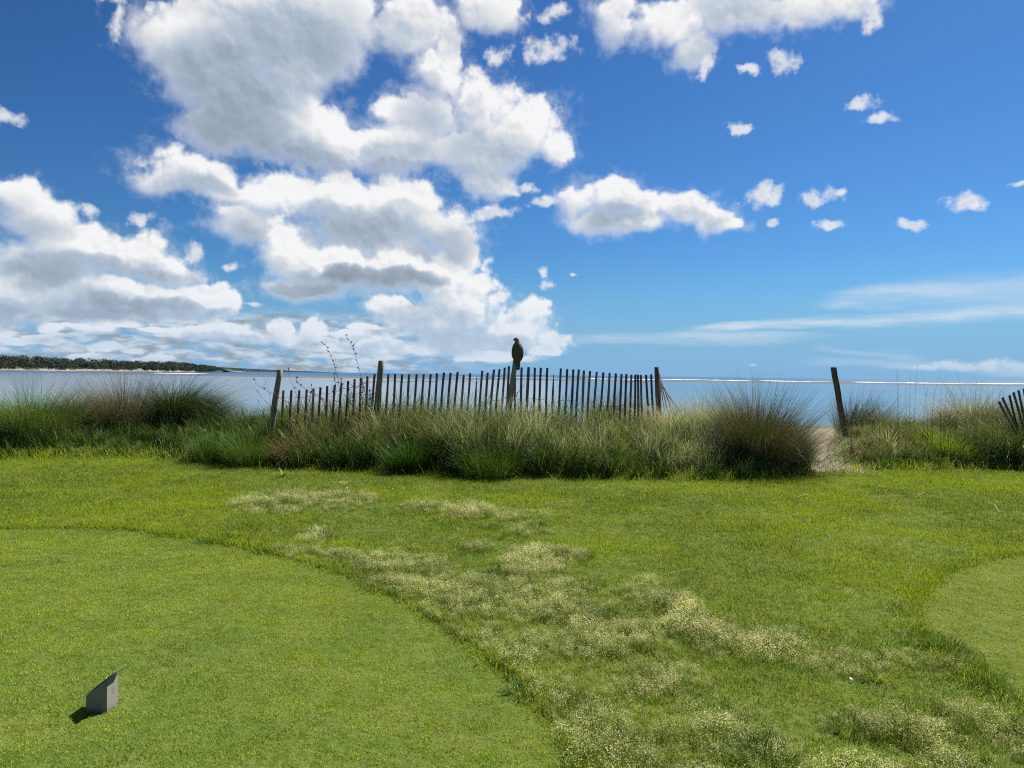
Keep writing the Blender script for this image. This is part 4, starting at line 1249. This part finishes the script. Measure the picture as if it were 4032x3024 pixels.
for sx in (-.016, .018):
    bm = bmesh.new()
    for a, ln in ((-.5, .036), (0.0, .042), (.5, .036), (math.pi, .026)):
        q = Vector((math.sin(a), math.cos(a), 0))
        o = Vector((sx, -.004, .012))
        tube(bm, [o, o + q * ln * .5 + Vector((0, 0, .004)), o + q * ln * .85 + Vector((0, 0, -.006)), o + q * ln + Vector((0, 0, -.018))], [.007, .006, .0045, .001], 6)
    tube(bm, [Vector((sx, -.004, .010)), Vector((sx + .006, -.008, .055))], [.007, .014], 8)
    child('foot', bm_mesh('foot', bm, True), hawk, hawk.location, None, m_foot)

# ------------------------------------------------------------------ tee marker
m_conc, N = material('tee_marker_body')
p = objcoord(N)
n = N.noise(p, 130.0, 4, 0.6)
c = N.mix(N.ramp(n, 0.35, 0.7), (0.17, 0.163, 0.143, 1), (0.215, 0.207, 0.183, 1))
c = N.mix(N.m('MULTIPLY', N.ramp(N.noise(p, 14.0, 3, 0.6), 0.55, 0.72), 0.35), c, (0.095, 0.09, 0.08, 1))
c = N.mix(N.m('MULTIPLY', N.ramp(N.m('ADD', N.sep(p)[2], N.m('MULTIPLY', N.noise(p, 45.0, 3, 0.6), 0.03)), 0.020, 0.042, 1.0, 0.0), 0.6), c, (0.075, 0.070, 0.045, 1))   # soil splashed up the foot
smear = N.v('LENGTH', N.v('MULTIPLY', N.v('SUBTRACT', p, (0.047, 0.004, 0.082)), (25, 62, 40)))
c = N.mix(N.m('MULTIPLY', N.ramp(smear, 0.6, 1.0, 1.0, 0.0), 0.35), c, (0.09, 0.088, 0.08, 1))
finish(N, principled(N, c, 0.75, 0.3, normal=bump(N, n, 0.25, 0.002)))
m_plate, N = material('tee_marker_plate')
finish(N, principled(N, (0.42, 0.43, 0.42, 1), N.ramp(N.noise(objcoord(N), 60, 3, 0.6), 0.3, 0.7, 0.28, 0.45), 0.5, 0.85))
c = on_z(385 * 1.0, 2812)
mk = empty('tee_marker', (c.x, c.y + 0.035, float(ground_z(c.x, c.y)) - 0.004), math.radians(-3))
tag(mk, 'small grey slant-topped tee marker with a metal plate on the left tee', 'tee marker')
hw, hd, h0, h1 = 0.047, 0.045, 0.074, 0.150
bm = bmesh.new()
lo = [bm.verts.new(q) for q in ((-hw, -hd, -.03), (hw, -hd, -.03), (hw, hd, -.03), (-hw, hd, -.03))]
hi = [bm.verts.new(q) for q in ((-hw, -hd, h0), (hw, -hd, h1), (hw, hd, h1), (-hw, hd, h0))]
for k in range(4):
    bm.faces.new((lo[k], lo[(k + 1) % 4], hi[(k + 1) % 4], hi[k]))
bm.faces.new(hi); bm.faces.new(lo[::-1])
bmesh.ops.recalc_face_normals(bm, faces=bm.faces)
bmesh.ops.bevel(bm, geom=list(bm.edges), offset=0.0025, segments=2, affect='EDGES')
link('marker_block', bm_mesh('marker_block', bm), m_conc, mk)
sl = (h1 - h0) / (2 * hw)
bm = bmesh.new()
x0, x1 = -hw - .012, hw + .036
P = [(x0, -hd - .004), (x1, -hd - .004), (x1, hd + .004), (x0, hd + .004)]
lo = [bm.verts.new((x, y, h0 + (x + hw) * sl + .0035)) for x, y in P]
hi = [bm.verts.new((x, y, h0 + (x + hw) * sl + .0065)) for x, y in P]
for k in range(4):
    bm.faces.new((lo[k], lo[(k + 1) % 4], hi[(k + 1) % 4], hi[k]))
bm.faces.new(hi); bm.faces.new(lo[::-1])
bmesh.ops.recalc_face_normals(bm, faces=bm.faces)
bmesh.ops.bevel(bm, geom=list(bm.edges), offset=0.0008, segments=1, affect='EDGES')
pl = link('top_plate', bm_mesh('top_plate', bm), m_plate, mk)
bm = bmesh.new()
bmesh.ops.create_cone(bm, cap_ends=True, segments=10, radius1=.006, radius2=.005, depth=.005, matrix=Matrix.Translation((hw - .012, -hd + .012, h0 + (2 * hw - .012) * sl + .008)) @ Matrix.Rotation(-math.atan(sl), 4, 'Y'))
link('screw', bm_mesh('screw', bm), m_plate, pl)

# ------------------------------------------------------------------ dry stalks and twigs about the fence
m_twig = wood_mat('dry_twig', (0.055, 0.035, 0.028), (0.17, 0.115, 0.085), 2.0)
m_straw, N = material('bleached_straw')
finish(N, principled(N, N.mix(N.noise(objcoord(N), 20, 3, .6), (0.22, 0.19, 0.10, 1), (0.32, 0.28, 0.17, 1)), 0.7, 0.3))

def stalk(name, label, cat, pix, y, r, nodes=0, twigs=0, group=None, mat=m_twig, seed=0, foot=True):
    rnd = random.Random(seed)
    pts = [at_y(px, py, y) for px, py in pix]
    if foot:                                             # down to the ground out of sight in the grass
        d = pts[-1] - pts[-2]
        d = Vector((d.x * .3, 0, -abs(d.z) - .05)).normalized()
        g = ground_z(pts[-1].x, y)
        pts.append(pts[-1] + d * max(0.05, (pts[-1].z - g + .03) / -d.z))
    base = pts[-1]
    pts = [q - base for q in pts]
    bm = bmesh.new()
    n = len(pts)
    tube(bm, pts[::-1], [r * (1 - 0.7 * k / (n - 1)) for k in range(n)], 6)
    def point(t):
        f = t * (n - 2); i = min(int(f), n - 3) if n > 2 else 0
        return pts[i].lerp(pts[i + 1], f - i)
    for k in range(nodes):                               # swollen joints with dry husks
        q = point((k + .3) / nodes * .9)
        a = Vector((rnd.uniform(-1, 1), rnd.uniform(-.6, .6), rnd.uniform(.1, 1))).normalized()
        tube(bm, [q - a * .006, q + a * .022, q + a * .048], [r * 1.1, r * 1.9, r * .3], 5)
    for k in range(twigs):
        q = point(rnd.uniform(.15, .95))
        a = Vector((rnd.uniform(-1, 1), rnd.uniform(-.5, .5), rnd.uniform(.0, 1))).normalized()
        l = rnd.uniform(.05, .16)
        tube(bm, [q, q + a * l * .5, q + a * l + Vector((0, 0, .02))], [r * .6, r * .4, r * .15], 4)
    o = link(name, bm_mesh(name, bm, True), mat, loc=base)
    return tag(o, label, cat, group)

def Z1(*p): return [z1(*q) for q in p]
def Z3(*p): return [z3(*q) for q in p]
S = 'dry_stalk'
stalk(S, 'brown seed stalk with a hooked tip standing left of the second post', 'stalk', Z1((675, 180), (712, 212), (738, 268), (768, 350), (795, 450), (815, 600)), 12.9, .005, 9, 4, seed=1)
stalk(S, 'tallest brown seed stalk, nearest to the second post', 'stalk', Z1((843, 118), (882, 178), (905, 218), (920, 272), (948, 375), (985, 520), (1005, 640)), 12.9, .005, 10, 4, seed=2)
stalk(S, 'crooked dark twig reaching left across the leaning left post', 'twig', Z1((184, 425), (200, 488), (258, 520), (330, 562), (410, 602), (480, 650)), 12.75, .006, 3, 2, seed=3)
stalk(S, 'pale bare twig rising left of the leaning left post', 'twig', Z1((208, 325), (245, 415), (278, 480), (297, 545), (305, 660)), 12.8, .0045, 0, 0, seed=4, mat=m_straw)
stalk(S, 'thin upright twig just right of the leaning left post', 'twig', Z1((430, 345), (436, 395), (450, 460), (478, 520), (505, 600), (512, 680)), 12.85, .0045, 2, 2, seed=5)
stalk(S, 'forked brown twig arching right over the lowest pickets', 'twig', Z1((490, 428), (497, 470), (520, 490), (600, 545), (680, 600), (740, 650)), 12.85, .007, 5, 5, seed=6)
stalk(S, 'lowest grey twig slanting at the left foot of the leaning post', 'twig', Z1((180, 490), (225, 560), (285, 630), (300, 700)), 12.8, .004, 1, 1, seed=7)
stalk(S, 'short twig hanging over the water left of the leaning post', 'twig', Z1((205, 580), (235, 640), (262, 700)), 12.7, .004, 1, 0, seed=8)
stalk(S, 'bushy brown twig between the two tall seed stalks', 'twig', Z1((822, 440), (818, 500), (805, 560), (800, 640)), 12.95, .006, 4, 14, seed=9)
stalk(S, 'twiggy brown stem in front of the pickets left of the second post', 'twig', Z1((768, 400), (775, 480), (760, 560), (765, 650)), 12.9, .006, 5, 14, seed=10)
stalk(S, 'low twiggy stem among the lowest pickets', 'twig', Z1((600, 480), (605, 540), (590, 600), (600, 660)), 12.9, .005, 3, 10, seed=12)
for sd, (x, yt) in enumerate(((905, 470), (970, 440), (1020, 520), (870, 520))):
    stalk('dead_weed', ('brown dead weed clustered thickly against the pickets by the second post', 'dead weed reaching highest in front of the pickets by the second post', 'dead weed at the foot of the second post', 'dead weed between the tall seed stalks and the pickets')[sd], 'weed', Z1((x, yt), (x + 6, yt + 60), (x - 4, yt + 120), (x + 4, 660)), 12.95, .006, 5, 26, 'dead weeds by the second post', seed=20 + sd)
stalk('dead_branch', 'bare dark forked branch beside the lone leaning post', 'branch', Z3((910, 478), (918, 495), (895, 545), (880, 600), (882, 650)), 13.1, .010, 0, 5, seed=14)
stalk('dead_branch', 'bare branch lying out to the right at the foot of the lone post', 'branch', Z3((1008, 563), (960, 590), (905, 600), (880, 620)), 14.1, .009, 0, 3, seed=15, foot=False)
stalk('dead_branch', 'dark broken stub poking out beside the perch of the hawk', 'branch', [(2066, 1510), (2056, 1528), (2040, 1545), (2030, 1565)], 13.0, .007, 0, 2, seed=16)
for k, (xt, yt, xb) in enumerate(((1228, 200, 1244), (1245, 214, 1243), (1340, 222, 1330), (1394, 160, 1368), (1424, 200, 1470), (1560, 240, 1500), (1092, 372, 1100), (1039, 392, 1045), (1302, 348, 1305), (1620, 342, 1600), (1668, 330, 1610), (1712, 332, 1640),
                                  (1845, 280, 1835), (1892, 335, 1850), (1936, 332, 1920), (1972, 336, 1970), (2030, 352, 2010), (2062, 330, 2040), (1474, 330, 1440), (1522, 342, 1510), (1745, 395, 1690), (1580, 345, 1570), (712, 410, 752), (1800, 345, 1760))):
    lb = 'thin bare sea oat stem standing against the lagoon right of the lone post'
    if k == 3:
        lb = 'tallest of the thin bare sea oat stems right of the lone post'
    if k == 22:
        lb = 'single thin sea oat stem standing just left of the lone post'
    xm = (xt + xb) / 2 + (xb - xt) * .2
    stalk('sea_oat', lb, 'sea oat', Z3((xt, yt), (xm, (yt + 600) / 2), (xb, 600)), 13.2 + .03 * (k % 5), .0034, 0, 0, 'bare stems on the right', seed=40 + k)

plant('dead_bush', 'rusty red-brown dead bush just right of the post with the hawk', 'bush', (at_y(2125, 1600, 13.5).x, 13.45), .42, 2600, (.25, .62), (.5, .35), (.2, 2.0), (.004, .009), (.93, .06), m_dune, (0, 0), 4)

# ------------------------------------------------------------------ small things on the lawn
G2 = 'dark tufts in the lawn'
for k, (px, py, r, h, lb) in enumerate((
    (475, 1170, .24, .13, 'largest dark green tuft on the far edge of the left tee'), (358, 1158, .16, .09, 'small dark tuft left of the largest one on the far edge of the tee'), (418, 1163, .08, .07, 'tiny dark tuft between two bigger ones on the far tee edge'),
    (530, 1140, .26, .10, 'blue-green tuft in the lawn just behind the largest dark tuft'), (572, 1196, .13, .08, 'dark tuft at the tee edge where the pale seed heads begin'), (880, 1180, .16, .11, 'bright green tuft alone in the lawn above the seed heads'),
    (1025, 1195, .16, .09, 'low green tuft with pale tips near the middle of the lawn'), (905, 1108, .14, .10, 'dark tuft at the left end of the right upper seed patch'), (1060, 1140, .13, .09, 'dark tuft below the right upper seed patch'), (1160, 1137, .16, .10, 'dark tuft at the right tip of the upper seed patch'),
    (1075, 1240, .11, .10, 'dark tuft beside the bare spot among seed heads'), (1310, 1335, .13, .12, 'dark green tuft on the right flank of the seed band'), (1780, 1288, .12, .09, 'yellow-green tuft alone in the open lawn on the right'), (1845, 1262, .14, .06, 'flat pale-tipped tuft in the open lawn on the right'),
    (2065, 1200, .11, .06, 'small dark tuft in the lawn above the right tee'), (1975, 1283, .15, .07, 'blue-green tuft touching the left edge of the right tee'), (2010, 1385, .20, .10, 'long dark tuft along the lower left edge of the right tee'), (2045, 1405, .15, .10, 'dark tuft at the lower corner of the right tee edge'),
    (2140, 1480, .08, .07, 'little green tuft standing on the right tee corner'), (1895, 1455, .12, .11, 'bright tuft at the right end of the seed band'), (1950, 1575, .14, .12, 'yellow-green tuft in the lower right seed patch'), (1840, 1575, .12, .10, 'narrow green tuft left of the lower right seed patch'),
    (1640, 1640, .15, .12, 'green tuft in the seed band near the bottom of the photo'), (950, 1335, .09, .10, 'dark tuft overhanging the left tee in the middle of its edge'), (1130, 1500, .09, .10, 'dark tuft overhanging the left tee near the bottom of its edge'))):
    c = on_z(px * K, py * K)
    plant('grass_tuft', lb, 'grass tuft', (c.x, c.y), r, int(260 + 2600 * r), (h * .55, h * 1.1), (.55, .25), (.2, 1.3), (.0032, .0065), (.10 if k not in (5, 12, 19, 20) else .45, .10), m_lawn if k in (5, 12, 19, 20) else m_dune, (0, 0), 3, G2, core=.8)

def leaf_weed(label, px, py, n, L, w, mat):
    c = on_z(px * K, py * K)
    a = np.linspace(0, 6.283, n, endpoint=False) + rng.normal(0, .25, n)
    V, F, T = blades(np.zeros((n, 3)), rng.uniform(L * .7, L * 1.2, n), a, rng.uniform(.2, .8, n), rng.uniform(.3, 1.0, n), np.full(n, w), rng.uniform(.40, .62, n), 5, 1.2, twist=np.zeros(n))
    o = link('broadleaf_weed', mesh_np('broadleaf_weed', V, F, True, {'tint': T}), mat, loc=(c.x, c.y, float(ground_z(c.x, c.y)) - .004))
    tag(o, label, 'weed')
leaf_weed('broad-leaved green weed in the lawn below the rusty brown clump', 612, 1031, 12, .17, .040, m_lawn)
leaf_weed('bright yellow-green weed in the lawn by the right upper seed patch', 1052, 1104, 11, .15, .026, m_tee)

plant('dead_grass_clump', 'grey bleached clump of dead grass lying on the lawn right of the sand path', 'dead grass', (on_z(1925 * K, 1000 * K).x, on_z(1925 * K, 1000 * K).y), .34, 420, (.25, .5), (1.0, .25), (.3, .9), (.004, .007), (.92, .08), m_grey, (.2, -.2), 4)
plant('dead_grass_clump', 'flat straw coloured wisps of dead grass at the head of the sand path', 'dead grass', (on_z(1840 * K, 1004 * K).x, on_z(1840 * K, 1004 * K).y), .40, 420, (.15, .35), (1.15, .25), (.2, .7), (.003, .006), (.78, .10), m_grey, (0, 0), 4)

def straw(label, pts, r=.0028):
    P = [on_z(px * K, py * K) for px, py in pts]
    P = [Vector((q.x, q.y, float(ground_z(q.x, q.y)) + .030 + .012 * math.sin(k * 2.1))) for k, q in enumerate(P)]
    b = P[0].copy()
    bm = bmesh.new()
    tube(bm, [q - b for q in P], r, 5)
    tag(link('straw_stem', bm_mesh('straw_stem', bm, True), m_straw, loc=b), label, 'straw stem')
straw('long curved straw stem lying on the lawn on the right', [(1892, 1083), (1900, 1079), (1915, 1077), (1940, 1077), (1962, 1080), (1980, 1077), (1995, 1070)])
straw('short straight straw stem slanting across the lawn below the great dark tussock', [(1713, 1087), (1730, 1079), (1748, 1071)])
straw('bent straw stem on the lawn near the right edge', [(2130, 1091), (2148, 1098), (2158, 1110), (2178, 1113)], .003)
straw('upright looking straw bit at the mouth of the sand path', [(1780, 1012), (1783, 1000), (1786, 990)], .004)
straw('thin straw stem lying right of the upper seed patches', [(1170, 1100), (1185, 1094), (1205, 1091), (1222, 1090)], .0025)

m_shell, N = material('shell')
finish(N, principled(N, N.mix(N.noise(objcoord(N), 60, 3, .6), (0.36, 0.33, 0.28, 1), (0.48, 0.45, 0.40, 1)), 0.5, 0.4))
m_leaf, N = material('fallen_leaf')
finish(N, principled(N, N.mix(N.noise(objcoord(N), 40, 3, .6), (0.20, 0.10, 0.05, 1), (0.36, 0.22, 0.12, 1)), 0.7, 0.3))
def chip(name, label, cat, px, py, s, mat, seed):
    rnd = random.Random(seed)
    c = on_z(px * K, py * K); s *= 0.8
    bm = bmesh.new()
    bmesh.ops.create_icosphere(bm, subdivisions=2, radius=1)
    for v in bm.verts:
        k = 1 + .25 * math.sin(v.co.x * 3 + seed) * math.cos(v.co.y * 4 + seed)
        v.co = Vector((v.co.x * s * k, v.co.y * s * .75 * k, v.co.z * s * .35 + s * .4 * v.co.x * v.co.x))
    o = link(name, bm_mesh(name, bm, True), mat, loc=(c.x, c.y, float(ground_z(c.x, c.y)) + .016))
    o.rotation_euler = (rnd.uniform(-.4, .4), rnd.uniform(-.4, .4), rnd.uniform(0, 6))
    tag(o, label, cat)
chip('shell_fragment', 'round white shell bit on the lawn right of the left upper seed patch', 'shell', 749, 1056, .020, m_shell, 1)
chip('shell_fragment', 'cream shell bit on the lawn above the right upper seed patch', 'shell', 849, 1057, .016, m_shell, 2)
chip('shell_fragment', 'small white shell bit in the lawn below the silver grass', 'shell', 932, 1063, .013, m_shell, 3)
chip('shell_fragment', 'white shell bit at the foot of the silver grass', 'shell', 1082, 1042, .013, m_shell, 4)
chip('shell_fragment', 'white stone-like shell bit just under the right end of the seed band', 'shell', 1838, 1466, .014, m_shell, 5)
chip('shell_fragment', 'tiny white shell bit in the lawn left of the largest dark tuft', 'shell', 397, 1087, .012, m_shell, 6)
chip('shell_fragment', 'white shell bit on the lawn in front of the great dark tussock', 'shell', 1605, 1072, .015, m_shell, 7)
chip('fallen_leaf', 'brown dead leaf on the lawn in front of the tawny tussock', 'leaf', 1107, 1058, .022, m_leaf, 8)
chip('fallen_leaf', 'reddish dead leaf in the lawn right of the seed band', 'leaf', 1563, 1338, .014, m_leaf, 9)

# ------------------------------------------------------------------ on the far shore
m_roof, N = material('green_roof')
finish(N, principled(N, (0.10, 0.30, 0.22, 1), 0.5, 0.4))
m_white, N = material('painted_timber')
finish(N, principled(N, (0.55, 0.53, 0.48, 1), 0.7, 0.3))
b = at_y(548, 1461.5, 1235)
sh = empty('beach_shelter', b)
tag(sh, 'small open shelter with a green hipped roof on the far beach', 'shelter')
bm = bmesh.new()
lo = [bm.verts.new(q) for q in ((-4.6, -3.4, 2.6), (4.6, -3.4, 2.6), (4.6, 3.4, 2.6), (-4.6, 3.4, 2.6))]
hi = [bm.verts.new((-1.2, 0, 4.6)), bm.verts.new((1.2, 0, 4.6))]
for f in ((lo[0], lo[1], hi[1], hi[0]), (lo[1], lo[2], hi[1]), (lo[2], lo[3], hi[0], hi[1]), (lo[3], lo[0], hi[0]), tuple(lo[::-1])):
    bm.faces.new(f)
link('roof', bm_mesh('roof', bm), m_roof, sh)
for sx in (-3.6, 0, 3.6):
    for sy in (-2.5, 2.5):
        bm = bmesh.new(); tube(bm, [(sx, sy, -1.0), (sx, sy, 2.6)], .16, 6)
        link('post', bm_mesh('post', bm), m_white, sh)
for (px, pt, pb, dist, lb) in ((797, 1436, 1462, 1640, 'lone pine rising over the tip of the wooded headland'), (770, 1440, 1462, 1600, 'smaller pine beside the lone one near the tip of the headland')):
    t, b = at_y(px, pt, dist), at_y(px, pb, dist)
    tr = empty('pine_tree', b); tag(tr, lb, 'tree')
    h = t.z - b.z
    bm = bmesh.new(); tube(bm, [(0, 0, -2), (0.2, 0, h * .5), (0, 0, h * .95)], [.45, .32, .1], 7)
    link('trunk', bm_mesh('trunk', bm, True), m_twig, tr)
    cl = []
    for k in range(7):
        c = np.array([rng.normal() * h * .12, rng.normal() * h * .1, h * rng.uniform(.62, .98)])
        cl.append(leafy(60, c, np.array([h * .17, h * .15, h * .07]), rng, h * .035))
    cl = np.concatenate(cl).reshape(-1, 3)
    link('crown', mesh_np('crown', cl, [np.arange(len(cl)).reshape(-1, 3)], False, {'tint': rng.uniform(.2, .6, len(cl))}), m_wood, tr)
